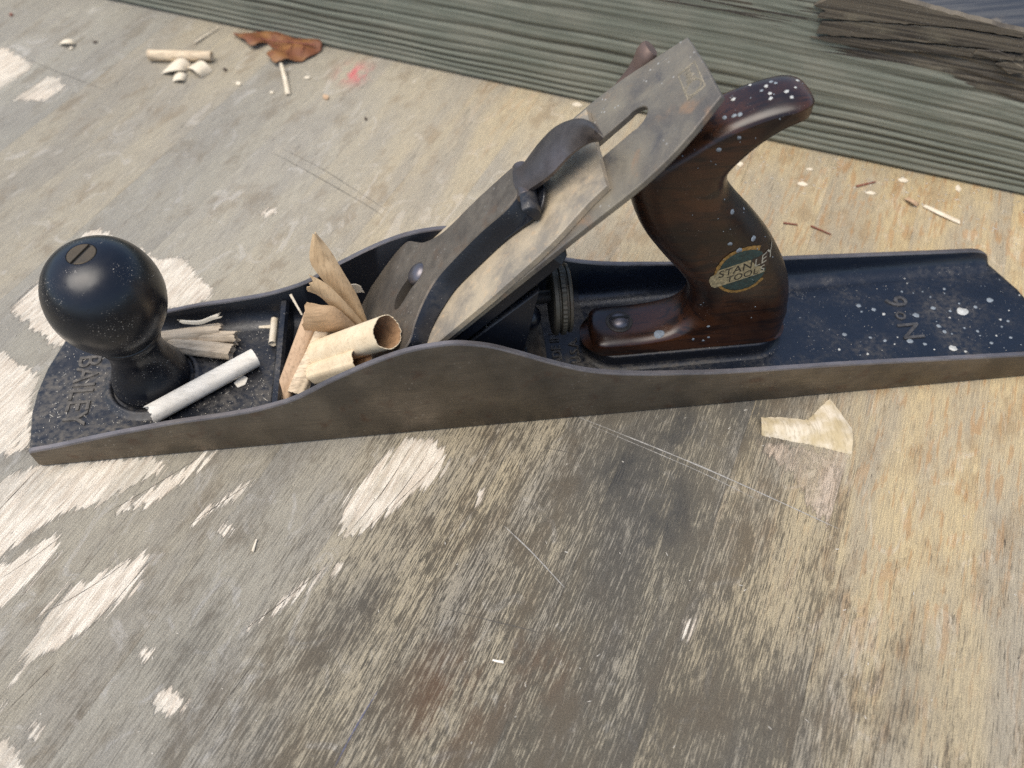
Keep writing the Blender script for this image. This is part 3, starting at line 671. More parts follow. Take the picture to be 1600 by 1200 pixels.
# decal on the near side of the tote, draped over its surface
tb = bmesh.new(); tb.from_mesh(tote.data); bmesh.ops.triangulate(tb, faces=tb.faces); TREE = BVHTree.FromBMesh(tb); TORG = Vector(plane.location)
def drape(x, z, lift):
    o = Vector((x, -40, z))*S-TORG
    hit = TREE.ray_cast(o, Vector((0, 1, 0)))
    if hit[0] is None: return None
    p = hit[0]+hit[1]*(-lift*S if hit[1].y > 0 else lift*S)
    return tuple((p+TORG)/S)
def drape_mesh(name, v2, faces, mat, parent, lift, sub=0):
    bm = bmesh.new(); bv = [bm.verts.new((a, b, 0)) for a, b in v2]
    for q in faces:
        try: bm.faces.new([bv[i] for i in q])
        except ValueError: pass
    bmesh.ops.triangulate(bm, faces=bm.faces)
    if sub:
        for _ in range(4):
            es = [e for e in bm.edges if e.calc_length() > sub]
            if not es: break
            bmesh.ops.subdivide_edges(bm, edges=es, cuts=1); bmesh.ops.triangulate(bm, faces=bm.faces)
    bm.verts.index_update(); out = []; ok = []
    for q in bm.verts:
        p = drape(q.co.x, q.co.y, lift); ok.append(p is not None); out.append(p if p else (q.co.x, YC, q.co.y))
    fs = [tuple(w.index for w in q.verts) for q in bm.faces if all(ok[w.index] for w in q.verts)]
    bm.free(); return mesh_obj(name, out, fs, mat, parent, sharp=None)
GREEN = mat_plain('decal_green', (0.018, 0.045, 0.042), 0.45, 0, 0.5, 700); GOLD = mat_plain('decal_gold', (0.30, 0.165, 0.04), 0.5, 0, 0.6, 900)
CREAMD = mat_plain('decal_cream', (0.36, 0.29, 0.16), 0.55, 0, 0.55, 800); INKD = mat_plain('decal_black_lettering', (0.012, 0.011, 0.010), 0.5); PALE = mat_plain('decal_pale_lettering', (0.36, 0.33, 0.25), 0.5)
DX, DZ = 280.6, 56.0; DT = math.radians(19)
def dl(a, b): return (DX+a*math.cos(DT)-b*math.sin(DT), DZ+a*math.sin(DT)+b*math.cos(DT))
def ringpoly(r0, r1, n=72, jag=0.0, a0=0, a1=2*math.pi):
    v = []; f = []
    for k in range(n+1):
        a = a0+(a1-a0)*k/n; v.append((DX+(r0+rng.uniform(-jag, jag))*math.cos(a)*0.92, DZ+(r0)*math.sin(a)*1.02)); v.append((DX+(r1+rng.uniform(-jag, jag))*math.cos(a)*0.92, DZ+(r1+rng.uniform(-jag, jag))*math.sin(a)*1.02))
    for k in range(n): f.append((2*k, 2*k+1, 2*k+3, 2*k+2))
    return v, f
R = 11.4
decal = MB()
v, f = ringpoly(0.2, R-1.5, 48, 0.06); dgreen = drape_mesh('decal', v, f, GREEN, tote, 0.10, 1.6)
tag(dgreen, 'worn round green and gold maker transfer')
v, f = ringpoly(R-1.5, R, 40, 0.16, math.radians(58), math.radians(205)); drape_mesh('decal_rim', v, f, GOLD, dgreen, 0.12, 1.4)
v, f = ringpoly(R-1.35, R-0.1, 40, 0.22, math.radians(222), math.radians(335)); drape_mesh('decal_rim', v, f, GOLD, dgreen, 0.12, 1.4)
ban = [dl(a, b) for a, b in [(-12.2,-3.4),(-11.0,-4.6),(-6,-4.5),(0,-4.4),(5,-4.3),(8.2,-4.2),(6.6,-2.6),(7.4,-1.0),(5.2,0.2),(4.4,2.6),(3.6,4.3),(-3,4.2),(-8.6,4.1),(-9.4,2.6),(-11.6,2.2),(-12.6,0.2)]]
drape_mesh('decal_banner', ban, [tuple(range(len(ban)))], CREAMD, dgreen, 0.17, 1.2)
blk = [dl(a, b) for a, b in [(4.0,4.3),(5.0,0.6),(7.2,-0.8),(6.8,-2.4),(9.8,-2.2),(11,3.9)]]
drape_mesh('decal_banner', blk, [tuple(range(len(blk)))], mat_plain('worn_bare_banner', (0.035, 0.02, 0.014), 0.4), dgreen, 0.16, 1.2)
def dtext(s, size, ca, cb, mat, lift):
    v, f = text_mesh(s, size, 0, 0, 0.25, 1.02); drape_mesh('decal_lettering', [dl(ca+a*1.02, cb+b) for a, b, c in v], f, mat, dgreen, lift, 0.9)
dtext('STAN', 5.0, -2.7, 1.55, INKD, 0.24); dtext('LEY', 5.0, 8.4, 1.75, PALE, 0.24)
dtext('TOOL', 4.3, -0.6, -2.5, INKD, 0.24); dtext('S', 4.3, 6.9, -2.4, PALE, 0.24)

# ---- iron, cap iron, lever cap, frog : frame along the 45 degree bed
IX = 122.0; C45 = math.sqrt(0.5)
def IP(s, y, n): return (IX+(s-n)*C45, y, (s+n)*C45)
io = [(40,7.6),(134.7,7.3),(150,6.9),(158,7.0),(165,7.7),(172,9.0),(178.7,11.0),(190.6,15.7),(189.6,33),(188.3,51.2),(179.3,53.8),(170,56.6),(161.4,58.8),(150,60.6),(141,61.2),(100,61.2),(40,61.2)]
SY0, SY1 = 31.2, 39.6
def slotpoly():
    P = [(46, SY0), (160.5, SY0)]
    for k in range(1, 12): a = -math.pi/2+math.pi*k/12; P.append((160.5+7.2*math.cos(a), (SY0+SY1)/2+(SY1-SY0)/2*1.12*math.sin(a)))
    P += [(160.5, SY1), (46, SY1)]
    return P
# iron built as outer outline bridged around its slot (two halves)
sp_ = slotpoly()
def plate(outer_low, slot_low, outer_high, name, mat, parent, n0, n1, bev=0.3):
    pass
halfA = [(40,7.6),(134.7,7.3),(150,6.9),(158,7.0),(165,7.7),(172,9.0),(178.7,11.0),(190.6,15.7),(189.7,(SY0+SY1)/2)]
low_slot = [p for p in sp_ if p[1] <= (SY0+SY1)/2+1e-6]
high_slot = [p for p in sp_ if p[1] >= (SY0+SY1)/2-1e-6]
polyA = halfA+sorted(low_slot, key=lambda p: -p[0])+[(70, 35.4), (40, 35.4)]
halfB = [(189.7,(SY0+SY1)/2),(188.3,51.2),(179.3,53.8),(170,56.6),(161.4,58.8),(150,60.6),(141,61.2),(100,61.2),(40,61.2)]
polyB = halfB+[(40, 35.4), (70, 35.4)]+sorted(high_slot, key=lambda p: p[0])
def bridged(outer, hole, n0, n1, b=0.3):
    """plate with a hole: triangulated in the plane by bmesh fill, then extruded with real thickness"""
    bm = bmesh.new()
    def loop(P):
        vs = [bm.verts.new((a, c, 0)) for a, c in P]; return [bm.edges.new((vs[i], vs[(i+1) % len(vs)])) for i in range(len(vs))]
    es = loop(outer)
    if hole: es += loop(hole)
    bmesh.ops.triangle_fill(bm, use_beauty=True, use_dissolve=False, edges=es)
    r = bmesh.ops.extrude_face_region(bm, geom=bm.faces[:])
    for q in r['geom']:
        if isinstance(q, bmesh.types.BMVert): q.co.z = 1.0
    bmesh.ops.recalc_face_normals(bm, faces=bm.faces)
    bm.verts.index_update()
    v = [(q.co.x, q.co.y, n1 if q.co.z > 0.5 else n0) for q in bm.verts]; f = [tuple(w.index for w in q.verts) for q in bm.faces]; bm.free()
    return v, f
outer = halfA+halfB[1:]
v, f = bridged(outer, sp_, -2.3, 0.0)
iron = mesh_obj('blade', [IP(*p) for p in v], f, IRON, plane, sharp=30)
bv = iron.modifiers.new('edge', 'BEVEL'); bv.width = 0.35*S; bv.segments = 2; bv.limit_method = 'ANGLE'
# maker stamp pressed into the blade: notched rectangle with illegible marks
STAMP = mat_plain('stamp_ridge', (0.34, 0.29, 0.20), 0.6, 0.2, 0.5, 900)
def bar(s0, y0, s1, y1, w=0.35, n=0.12):
    d = np.array([s1-s0, y1-y0]); L = np.linalg.norm(d); d /= L; q = np.array([-d[1], d[0]])*w/2
    P = [np.array([s0, y0])-q, np.array([s1, y1])-q, np.array([s1, y1])+q, np.array([s0, y0])+q]
    return bevel_prism(P, lambda a, b, h: IP(a, b, h), -0.1, n, 0.05)
sc, yc = 184.2, 33.6; parts = []
for a in [(-3.2,-9,3.2,-9),(3.2,-9,3.2,4.5),(3.2,4.5,-3.2,4.5),(-3.2,4.5,-3.2,-9)]: parts.append(bar(sc+a[0], yc+a[1], sc+a[2], yc+a[3], 0.45))
for k in range(18): a = 2*math.pi*k/18; b = 2*math.pi*(k+1)/18; parts.append(bar(sc-0.2+2.9*math.cos(a), yc-5.6+2.9*math.sin(a), sc-0.2+2.9*math.cos(b), yc-5.6+2.9*math.sin(b), 0.4))
for k in range(9): y = yc+3.5-k*0.75; parts.append(bar(sc-1.8+rng.uniform(0, 1), y, sc+1.9-rng.uniform(0, 1), y+rng.uniform(-.4, .4), 0.3))
boxpart('maker_stamp', parts, STAMP, iron, sharp=None)
# lateral adjusting lever showing behind the blade
rl = mat_steel('rusty_lever', (0.17, 0.11, 0.08), (0.12, 0.085, 0.075), rough=0.5, metal=0.4, stretch=(90, 90, 90))
mv = MB(); q0 = np.array(at_y(962,140,60.5)); q1 = np.array(at_y(1008,86,60.5)); dv = (q1-q0)/np.linalg.norm(q1-q0); du = np.array([0, 1.0, 0]); dw = np.cross(dv, du); LL = np.linalg.norm(q1-q0)
vv = []; st = [(0, 2.0, 1.0), (LL*.5, 2.6, 1.1), (LL*.75, 4.0, 1.6), (LL*.95, 5.0, 3.0), (LL+2.0, 4.6, 3.2), (LL+3.0, 3.9, 2.6)]
for t_s, a_, b_ in st:
    for k in range(20): an = 2*math.pi*k/20; vv.append(q0+dv*t_s+du*a_*math.cos(an)+dw*b_*math.sin(an))
ff = grid_faces(len(st), 20, closed_v=True); ff.append(tuple(range(20))); ff.append(tuple((len(st)-1)*20+k for k in range(20))[::-1])
mesh_obj('lateral_lever', vv, ff, rl, plane, sharp=45)

# cap iron: plate that arches at its lower end
mb = MB(); sg = np.concatenate([np.linspace(24, 60, 19), np.linspace(64, 147.6, 22)])
def cap_n(s):
    return 2.6 + (0.0 if s > 62 else -2.4*((62-s)/38)**2 + 2.2*math.sin(math.pi*min(1, (62-s)/38)))
def cap_y(s):  # near / far limits
    return float(np.interp(s, [24, 67, 92, 116, 125, 140, 148], [6.2, 6.2, 6.6, 8.3, 9.6, 13.4, 14.2])), float(np.interp(s, [24, 110, 130, 140, 148], [61, 61, 60, 56.5, 55.8]))
v = []
ny = 14
for s in sg:
    y0, y1 = cap_y(s); n = cap_n(s)
    row = [(s, y0, n-2.4), (s, y0, n-0.35), (s, y0+0.35, n)]+[(s, y0+0.35+(y1-y0-0.7)*k/(ny-1), n) for k in range(1, ny-1)]+[(s, y1-0.35, n), (s, y1, n-0.35), (s, y1, n-2.4)]
    v += [IP(*p) for p in row]
nr = len(row); f = grid_faces(len(sg), nr)
for i in range(len(sg)-1): f.append((i*nr+nr-1, (i+1)*nr+nr-1, (i+1)*nr, i*nr))
f.append(tuple(range(nr))); f.append(tuple((len(sg)-1)*nr+k for k in range(nr))[::-1])
capiron = mesh_obj('cap_iron', v, f, CAPIRON, plane, sharp=40)

# lever cap: broad foot, waisted neck
def lc_top(s): return float(np.interp(s, [10, 14, 20, 28, 40, 50, 58, 70, 100, 119], [0.4, 1.4, 3.4, 5.9, 8.4, 10.1, 10.6, 11.2, 11.6, 11.4]))
LN = [(12,5.6),(30,5.2),(46,5.0),(57,6.4),(60.6,12.4),(65.5,18.4),(73,24.0),(81,26.4),(98,28.2),(111,28.2),(116,29.3),(119,30.8)]
LF = [(12,61.2),(30,60.6),(46,60.2),(57.6,59.8),(63,55.2),(69,49.6),(78,45.8),(86,45.2),(97,45.9),(117,46.2),(119,44.6)]
ln = smooth_poly(LN, 5, False); lf = smooth_poly(LF, 5, False)
lns, lny = [p[0] for p in ln], [p[1] for p in ln]; lfs, lfy = [p[0] for p in lf], [p[1] for p in lf]
sl = np.concatenate([np.linspace(12, 56, 20), np.linspace(57.5, 80, 16), np.linspace(82, 119, 20)])
v = []; NYL = 12
for s in sl:
    y0 = float(np.interp(s, lns, lny)); y1 = float(np.interp(s, lfs, lfy)); n = lc_top(s)
    flare = float(np.interp(s, [12, 57, 70, 90, 110, 119], [0.2, 0.4, -2.0, -2.6, -2.4, -1.6])); nb = min(n-1.0, float(np.interp(s, [12, 40, 62, 119], [0.2, 3.0, 3.2, 3.2])))
    row = [(s, y0+flare, nb), (s, y0+flare*0.45, nb+(n-nb)*0.5), (s, y0, n-0.6), (s, y0+0.5, n)]+[(s, y0+0.5+(y1-y0-1)*k/(NYL-1), n) for k in range(1, NYL-1)]+[(s, y1-0.5, n), (s, y1, n-0.6), (s, y1-flare*0.45, nb+(n-nb)*0.5), (s, y1-flare, nb)]
    v += [IP(*p) for p in row]
nr = len(row); f = grid_faces(len(sl), nr); fm = []
for i in range(len(sl)-1):
    for jx in range(nr-1): fm.append(1 if jx < 2 or jx > nr-4 else 0)
for i in range(len(sl)-1): f.append((i*nr+nr-1, (i+1)*nr+nr-1, (i+1)*nr, i*nr)); fm.append(1)
f.append(tuple(range(nr))); f.append(tuple((len(sl)-1)*nr+k for k in range(nr))[::-1]); fm += [1, 1]
levercap = mesh_obj('lever_cap', v, f, [LCAP, mat_japan('lever_cap_side_japanning', 0.35, 0.34)], plane, fmat=fm, sharp=35)
# keyhole, cut with a boolean at build time
def keyhole():
    P = []
    for k in range(16): a = math.pi*0.15+2*math.pi*0.85*k/15+math.pi*0.08; P.append((53.8-5.4*math.cos(a)*1.0, 33.0+4.6*math.sin(a)))
    return P
kh = [(48.4,31.0),(49.6,28.6),(52.6,28.2),(56.2,29.8),(60.0,31.6),(64.0,32.4),(66.8,34.4),(67.2,38.2),(64.6,41.2),(60.6,41.0),(58.0,38.4),(54.0,37.0),(50.0,34.8)]
cv, cf = bevel_prism(smooth_poly(kh, 4), lambda a, b, h: IP(a, b, h), -1.5, 18, 0.05)
cut = mesh_obj('cutter', cv, cf, SLOT, plane)
for tgt in (levercap, capiron):
    bo = tgt.modifiers.new('hole', 'BOOLEAN'); bo.operation = 'DIFFERENCE'; bo.object = cut; bo.solver = 'EXACT'
    dg = bpy.context.evaluated_depsgraph_get(); dg.update()
    nm = bpy.data.meshes.new_from_object(tgt.evaluated_get(dg)); tgt.modifiers.clear(); tgt.data = nm; nm.name = tgt.name
    nm.set_sharp_from_angle(angle=math.radians(35))
bpy.data.objects.remove(cut, do_unlink=True)
def disc_n(s, y, n0, prof, n=28):
    v = []
    for k in range(n):
        a = 2*math.pi*k/n
        for r, h in prof: v.append(IP(s+r*math.cos(a), y+r*math.sin(a), n0+h))
    return v, grid_faces(n, len(prof), closed_u=True)
v, f = disc_n(63.4, 37.0, 7.8, [(4.6, -3), (4.7, 2.6), (4.4, 3.4), (3.2, 4.4), (1.6, 4.9), (0.01, 5.0)]); mesh_obj('lever_cap_screw', v, f, BOLT, plane, sharp=60)
# rolled nub and flat spring at the neck end
mb = MB(); pr = []
for k in range(13):
    a = math.pi*(0.05+0.95*k/12); pr.append((117.5+5.0*math.sin(a)*0.9+1.2, 3.4+8.2*(0.5-0.5*math.cos(math.pi-a))))
v = []
for y in (22.2, 22.8, 27, 34.0, 34.6):
    sc_ = 0.92 if y in (22.2, 34.6) else 1.0
    for a, b in pr: v.append(IP(118+(a-118)*sc_, y-(b-3.4)*0.10, 3.2+(b-3.2)*sc_))
f = grid_faces(5, len(pr)); f.append(tuple(range(len(pr)))); f.append(tuple(4*len(pr)+k for k in range(len(pr)))[::-1])
mesh_obj('neck_nub', v, f, levercap.data.materials[1], levercap, sharp=50)
v, f = bevel_prism(smooth_poly([(96,29),(112,25.0),(121,23.6),(125.4,27),(126.2,33),(125.0,42),(121,47),(96,47)], 4), lambda a, b, h: IP(a, b, h+(max(0, a-112)**2)*0.012), 2.9, 4.0, 0.2)
mesh_obj('flat_spring', v, f, JAPAN, levercap)
# cam lever, a spoon shaped thumb piece
top_e = [(119.0,46.4),(122.3,43.9),(130.6,46.4),(139.8,46.0),(149.0,39.6),(154.4,31.0),(156.2,22.8)]
bot_e = [(118.0,31.6),(126.2,29.4),(133.5,27.9),(142.4,28.2),(150.0,25.4),(154.2,21.6),(156.0,21.2)]
te = smooth_poly(top_e, 5, False); be = smooth_poly(bot_e, 5, False)
v = []; nyc = 10; prs = []
for a, b in zip(te, be):
    t = (a[0]-118)/38; n0 = 10.8+2.2*max(0, t)**1.2
    thick = 1.0+4.2*(1-max(0, min(1, t)))
    row = []
    for k in range(nyc+1):
        u = k/nyc; q = b*(1-u)+a*u; row.append((q[0], q[1], n0+2.8*math.sin(math.pi*u)**0.7*(0.6+0.4*t)-0.9*(2*u-1)**6))
    under = [(q[0], q[1]+(0.6 if i < nyc/2 else -0.6)*0.5, q[2]-thick*(0.35+0.65*math.sin(math.pi*i/nyc)**0.5)) for i, q in enumerate(row)][::-1]
    prs.append(row+under)
nr = len(prs[0]); v = [IP(*p) for r in prs for p in r]; f = grid_faces(len(prs), nr, closed_v=True); f.append(tuple(range(nr))); f.append(tuple((len(prs)-1)*nr+k for k in range(nr))[::-1])
mesh_obj('cam_lever', v, f, CAM_STEEL, levercap, sharp=50)
v, f = cyl(IP(119.5, 29.5, 8.4), IP(119.5, 46.4, 8.4), 3.2, n=24); mesh_obj('hinge_pin', v, f, CAM_STEEL, levercap)

# frog casting under the blade
mb = MB()
fo = [(30, 8.5), (118, 8.5), (121, 11), (121, 57), (118, 60), (30, 60)]
v, f = bevel_prism(fo, lambda a, b, h: IP(a, b, h), -7.5, -2.5, 0.6); mb.add(v, f)
wedge = [(150, 5.0), (205, 5.0), (205, 9), (199, 15), (190, 22), (189, 40), (196, 58), (186, 52), (160, 26)]
v, f = bevel_prism(wedge, lambda a, b, h: (a, h, b), 22, 46, 0.8); mb.add(v, f)
for y0, y1 in ((9, 13), (55, 59)):
    v, f = bevel_prism([(150, 5), (184, 5), (196, 24), (203, 66), (196, 60), (160, 26)], lambda a, b, h: (a, h, b), y0, y1, 0.6); mb.add(v, f)
frog = mb.build('frog', JAPAN, plane)
v, f = bevel_prism(smooth_poly([(176, 8), (186, 5.5), (204, 6), (208, 20), (208, 44), (204, 57), (178, 56)], 4), lambda a, b, h: (a, b, h), 5.0, 13.5, 2.0); mesh_obj('frog_foot', v, f, FROGRUST, frog)
v, f = cyl((196, YC, 39), (211, YC, 39), 2.6); mesh_obj('adjuster_stud', v, f, DARKST, frog)
mb = MB(); prof = [(210.2, 9), (210.2, 13.6), (210.8, 14.4), (212.2, 14.5), (212.6, 13.0), (213.2, 13.0), (213.6, 14.5), (215.2, 14.5), (215.6, 12.9), (216.2, 12.9), (216.6, 13.8), (217.6, 13.6), (218, 12.4), (218, 6)]
v = []; NK = 96
for k in range(NK):
    a = 2*math.pi*k/NK
    for x, r in prof: r2 = r-(0.28 if (k % 2 and r > 14.4) else 0); v.append((x, YC+r2*math.cos(a), 37.4+r2*math.sin(a)))
f = grid_faces(NK, len(prof), closed_u=True); f.append(tuple(k*len(prof) for k in range(NK))); f.append(tuple(k*len(prof)+len(prof)-1 for k in range(NK))[::-1])
mesh_obj('adjuster_wheel', v, f, mat_steel('grimy_knurled_brass', (0.075, 0.066, 0.05), (0.14, 0.12, 0.085), rough=0.5, metal=0.6, stretch=(300, 300, 300)), plane, sharp=25)
bm = bmesh.new(); bmesh.ops.create_uvsphere(bm, u_segments=20, v_segments=14, radius=5.2); bm.verts.index_update()
v = [(q.co.x*0.9+201, q.co.y+24, q.co.z+36.5) for q in bm.verts]; f = [tuple(w.index for w in q.verts) for q in bm.faces]; bm.free()
mesh_obj('yoke_end', v, f, JAPAN, frog)

# paint spatter on the rear of the body, and on the tote
def blob(cx, cy, r, e=1.0, rot=0.0, n=11, j=0.18):
    P = []
    for k in range(n):
        a = 2*math.pi*k/n; q = r*(1+rng.uniform(-j, j)); x, y = q*math.cos(a), q*math.sin(a)*e
        P.append((cx+x*math.cos(rot)-y*math.sin(rot), cy+x*math.sin(rot)+y*math.cos(rot)))
    return P
def spot_px(crop): return [(1300+a/5.333, 350+b/5.333, c/5.333) for a, b, c in crop]
big = spot_px([(222,680,34),(348,712,32),(432,750,24),(583,563,20),(755,563,14),(936,541,22),(938,579,11),(845,700,36),(1090,730,80),(1196,692,28),(1314,632,46),(1060,662,16),(700,760,46),(890,850,32),(937,897,30),(1000,915,16),(1105,867,18),(1213,893,24),(1235,930,13),(1010,1035,54),(775,1000,26),(650,975,42),(442,972,26),(320,945,22),(103,920,34),(1490,945,22),(1330,992,24),(1467,808,22),(1415,855,18),(985,725,20),(820,608,16),(246,730,16),(1085,400,34),(677,575,11),(510,300,36)])
mbs = MB(); mbw = MB()
for u, v_, r in big:
    p = at_z(u, v_, 6.3); rad = 1.22*r/2/3.9
    P = blob(p[0], p[1], rad*1.05, 0.95)
    if not (225 < p[0] < 420 and 8 < p[1] < 60): continue
    v, f = bevel_prism(P, lambda x, y, h: (x, y, h), 6.1, 6.36, 0.08); (mbw if rng.random() < 0.1 else mbs).add(v, f)
for u, v_, r in spot_px([(298,1083,24),(982,780,18),(1404,796,22),(1370,930,20),(1113,1063,24),(547,943,12),(522,1001,16),(60,1045,24),(1475,720,12),(853,1045,12),(965,379,12),(1006,362,12),(1145,388,12),(627,495,12),(605,455,10),(1562,593,14)]):
    p = at_z(u, v_, 6.3); v, f = bevel_prism(blob(p[0], p[1], max(0.35, r/2/3.9)), lambda x, y, h: (x, y, h), 6.1, 6.4, 0.08); mbw.add(v, f)
for k in range(26):
    x = rng.uniform(312, 418); y = rng.uniform(9, 56); r = rng.choice([0.14, 0.17, 0.2, 0.3])
    v, f = bevel_prism(blob(x, y, r, 1, 0, 7), lambda a, b, h: (a, b, h), 6.1, 6.33, 0.05); (mbs if rng.random() < 0.8 else mbw).add(v, f)
tag(mbs.build('paint_spatter', PAINT, pbody, sharp=None), None, None, None, 'stuff'); tag(mbw.build('paint_spatter', PAINTW, pbody, sharp=None), None, None, None, 'stuff')
mbs = MB(); mbw = MB()
def tote_spot(px, py, r, m):
    d = Vector(_r*(px-800)/FPX+_u*(600-py)/FPX+_f).normalized(); hit = TREE.ray_cast(Vector(CC)*S-TORG, d)
    if hit[0] is None: return
    n = hit[1] if hit[1].dot(d) < 0 else -hit[1]; c = (hit[0]+TORG)/S
    a = n.orthogonal().normalized(); b = n.cross(a)
    P = blob(0, 0, r, 0.85, rng.uniform(0, 3)); vv = [c+a*x+b*y+n*0.05 for x, y in P]+[c+a*x*0.8+b*y*0.8+n*0.22 for x, y in P]; k = len(P)
    m.add(vv, [(i, (i+1) % k, k+(i+1) % k, k+i) for i in range(k)]+[tuple(range(k, 2*k))])
for q in [(1203,146,.7),(1229,143,.85),(1204,154,.75),(1237,152,.7),(1246,126,.7),(1172,133,.6),(1197,135,.8),(1146,155,.8),(1144,106+30,.6),(1243,137,.5)]: tote_spot(*q, mbw)
for q in [(1132,184,1.0),(1147,181,.9),(1156,179,1.0),(1212,130,.7),(1190,142,.6),(1205,128,.7),(1123,234,.9),(1144,331,1.1),(1162,326,.5),(1177,373,1.2),(1141,381,.9),(1155,391,1.2),(1030,522,2.2),(1083,530,.7),(1107,510,.7),(1099,532,.6),(1107,527,.6),(1155,215,.7)]: tote_spot(*q, mbs)
for k in range(60): tote_spot(rng.uniform(1060, 1260), rng.choice([rng.uniform(110, 220), rng.uniform(220, 540)]), rng.uniform(.15, .3), mbs)
tag(mbs.build('paint_spatter', PAINT, tote, sharp=None), None, None, None, 'stuff'); tag(mbw.build('paint_spatter', PAINTW, tote, sharp=None), None, None, None, 'stuff')
tb.free()

# ------------------------------------------------------------------ shavings and chips
def roll(name, p0, p1, r, mat, label, group=None, jag0=1.6, jag1=1.6, taper=1.0, n=36, m=22, hollow=False, th=0.6, seed=1, inner=None, lump=0.08, cat='wood shaving'):
    """a tightly rolled shaving: lumpy cylinder with splintered ends and a rolled seam"""
    R_ = random.Random(seed); p0, p1 = np.array(p0, float), np.array(p1, float); d = p1-p0; L = np.linalg.norm(d); d /= L
    a = np.cross(d, (0, 0, 1.0)); a /= np.linalg.norm(a); b = np.cross(d, a)
    def jags():
        c = [R_.uniform(0, 1) for _ in range(9)]; fq = [R_.uniform(0, 1) for _ in range(n)]
        return [0.62*(c[int(k/n*9) % 9]*(1-(k/n*9) % 1)+c[(int(k/n*9)+1) % 9]*((k/n*9) % 1))+0.38*fq[k] for k in range(n)]
    j0, j1 = jags(), jags(); ph = [R_.uniform(0, 6) for _ in range(6)]
    seam = R_.randrange(n)
    def rad(t, k):
        q = 2*math.pi*k/n; base = r*(1+(taper-1)*t)
        base *= 1+lump*(0.5*math.sin(2*q+ph[0])+0.35*math.sin(3*q+ph[1]+t*2)+0.3*math.sin(7*q+ph[2]))
        dk = (k-seam) % n
        return base*(1+0.07*math.exp(-dk/3.5))
    v = []; rows_ = m
    for k in range(n):
        q = 2*math.pi*k/n
        for i in range(rows_):
            t = i/(rows_-1); s = t*L
            if i == 0: s += jag0*(j0[k]-0.5)
            if i == rows_-1: s += jag1*(j1[k]-0.5)
            rr_ = rad(t, k); v.append(p0+d*s+(a*math.cos(q)+b*math.sin(q))*rr_)
    f = grid_faces(n, rows_, closed_u=True); fm = [0]*len(f); off = len(v)
    if hollow:
        for k in range(n):
            q = 2*math.pi*k/n
            for i in range(rows_):
                t = i/(rows_-1); s = t*L
                if i == 0: s += jag0*(j0[k]-0.5)
                if i == rows_-1: s += jag1*(j1[k]-0.5)
                v.append(p0+d*s+(a*math.cos(q)+b*math.sin(q))*(rad(t, k)-th))
        g = [tuple(off+x for x in reversed(w)) for w in grid_faces(n, rows_, closed_u=True)]; f += g; fm += [1]*len(g)
        for k in range(n):
            k2 = (k+1) % n
            f.append((k*rows_, k2*rows_, off+k2*rows_, off+k*rows_)); f.append((k2*rows_+rows_-1, k*rows_+rows_-1, off+k*rows_+rows_-1, off+k2*rows_+rows_-1)); fm += [0, 0]
    else:
        for end, i, sg_ in ((0, 0, 1), (1, rows_-1, -1)):   # splintered, slightly hollow ends
            ring = [k*rows_+i for k in range(n)]; pc = (p0 if end == 0 else p1)
            mid = []
            for k in range(n):
                q = 2*math.pi*k/n; mid.append(len(v)); v.append(pc+d*sg_*R_.uniform(0.6, 1.8)+(a*math.cos(q)+b*math.sin(q))*r*(taper if end else 1)*0.55)
            c = len(v); v.append(pc+d*sg_*1.2)
            for k in range(n): k2 = (k+1) % n; f.append((ring[k], ring[k2], mid[k2], mid[k])); f.append((mid[k], mid[k2], c)); fm += [0, 0]
    o = mesh_obj(name, v, f, [mat, inner or mat], None, fmat=fm, sharp=45); tag(o, label, cat, group); return o
def ribbon(name, A, B, mat, label, bulge=(0, 0, 0), th=0.35, jag=0.0, nu=18, nv=9, group=None, cat='wood shaving', curl=0.0, seed=1, jag_side=0.0):
    R_ = random.Random(seed)
    A_ = smooth_poly(A, 8, False); B_ = smooth_poly(B, 8, False)
    def res(P, n):
        P = np.array(P); L = np.concatenate([[0], np.cumsum(np.linalg.norm(np.diff(P, axis=0), axis=1))]); t = np.linspace(0, L[-1], n)
        return np.stack([np.interp(t, L, P[:, k]) for k in range(3)], 1)
    A_, B_ = res(A_, nu), res(B_, nu); bl = np.array(bulge, float); G = np.zeros((nu, nv, 3))
    for i in range(nu):
        for k in range(nv):
            t = k/(nv-1); G[i, k] = A_[i]*(1-t)+B_[i]*t+bl*math.sin(math.pi*t)*(0.6+0.4*math.sin(math.pi*i/(nu-1)))
    ax = A_[1]-A_[0]; ax /= np.linalg.norm(ax)+1e-9; bx = A_[-1]-A_[-2]; bx /= np.linalg.norm(bx)+1e-9
    for k in range(nv):
        G[0, k] += ax*R_.uniform(-jag, jag); G[-1, k] += bx*R_.uniform(-jag, jag)
    if jag_side:
        for i in range(nu): G[i, 0] += (G[i, 0]-G[i, 1])*R_.uniform(-jag_side, jag_side); G[i, -1] += (G[i, -1]-G[i, -2])*R_.uniform(-jag_side, jag_side)
    gu = np.gradient(G, axis=0); gv = np.gradient(G, axis=1); nn = np.cross(gu, gv); nn /= np.linalg.norm(nn, axis=2, keepdims=True)+1e-9
    top = (G+nn*th/2).reshape(-1, 3); bot = (G-nn*th/2).reshape(-1, 3); N_ = nu*nv
    f = grid_faces(nu, nv)+[tuple(N_+x for x in reversed(q)) for q in grid_faces(nu, nv)]
    edge = [i*nv for i in range(nu)]+[(nu-1)*nv+k for k in range(1, nv)]+[i*nv+nv-1 for i in range(nu-2, -1, -1)]+[k for k in range(nv-2, 0, -1)]
    for i in range(len(edge)): a, b = edge[i], edge[(i+1) % len(edge)]; f.append((a, b, N_+b, N_+a))
    o = mesh_obj(name, list(top)+list(bot), f, mat, None, sharp=50); tag(o, label, cat, group); return o
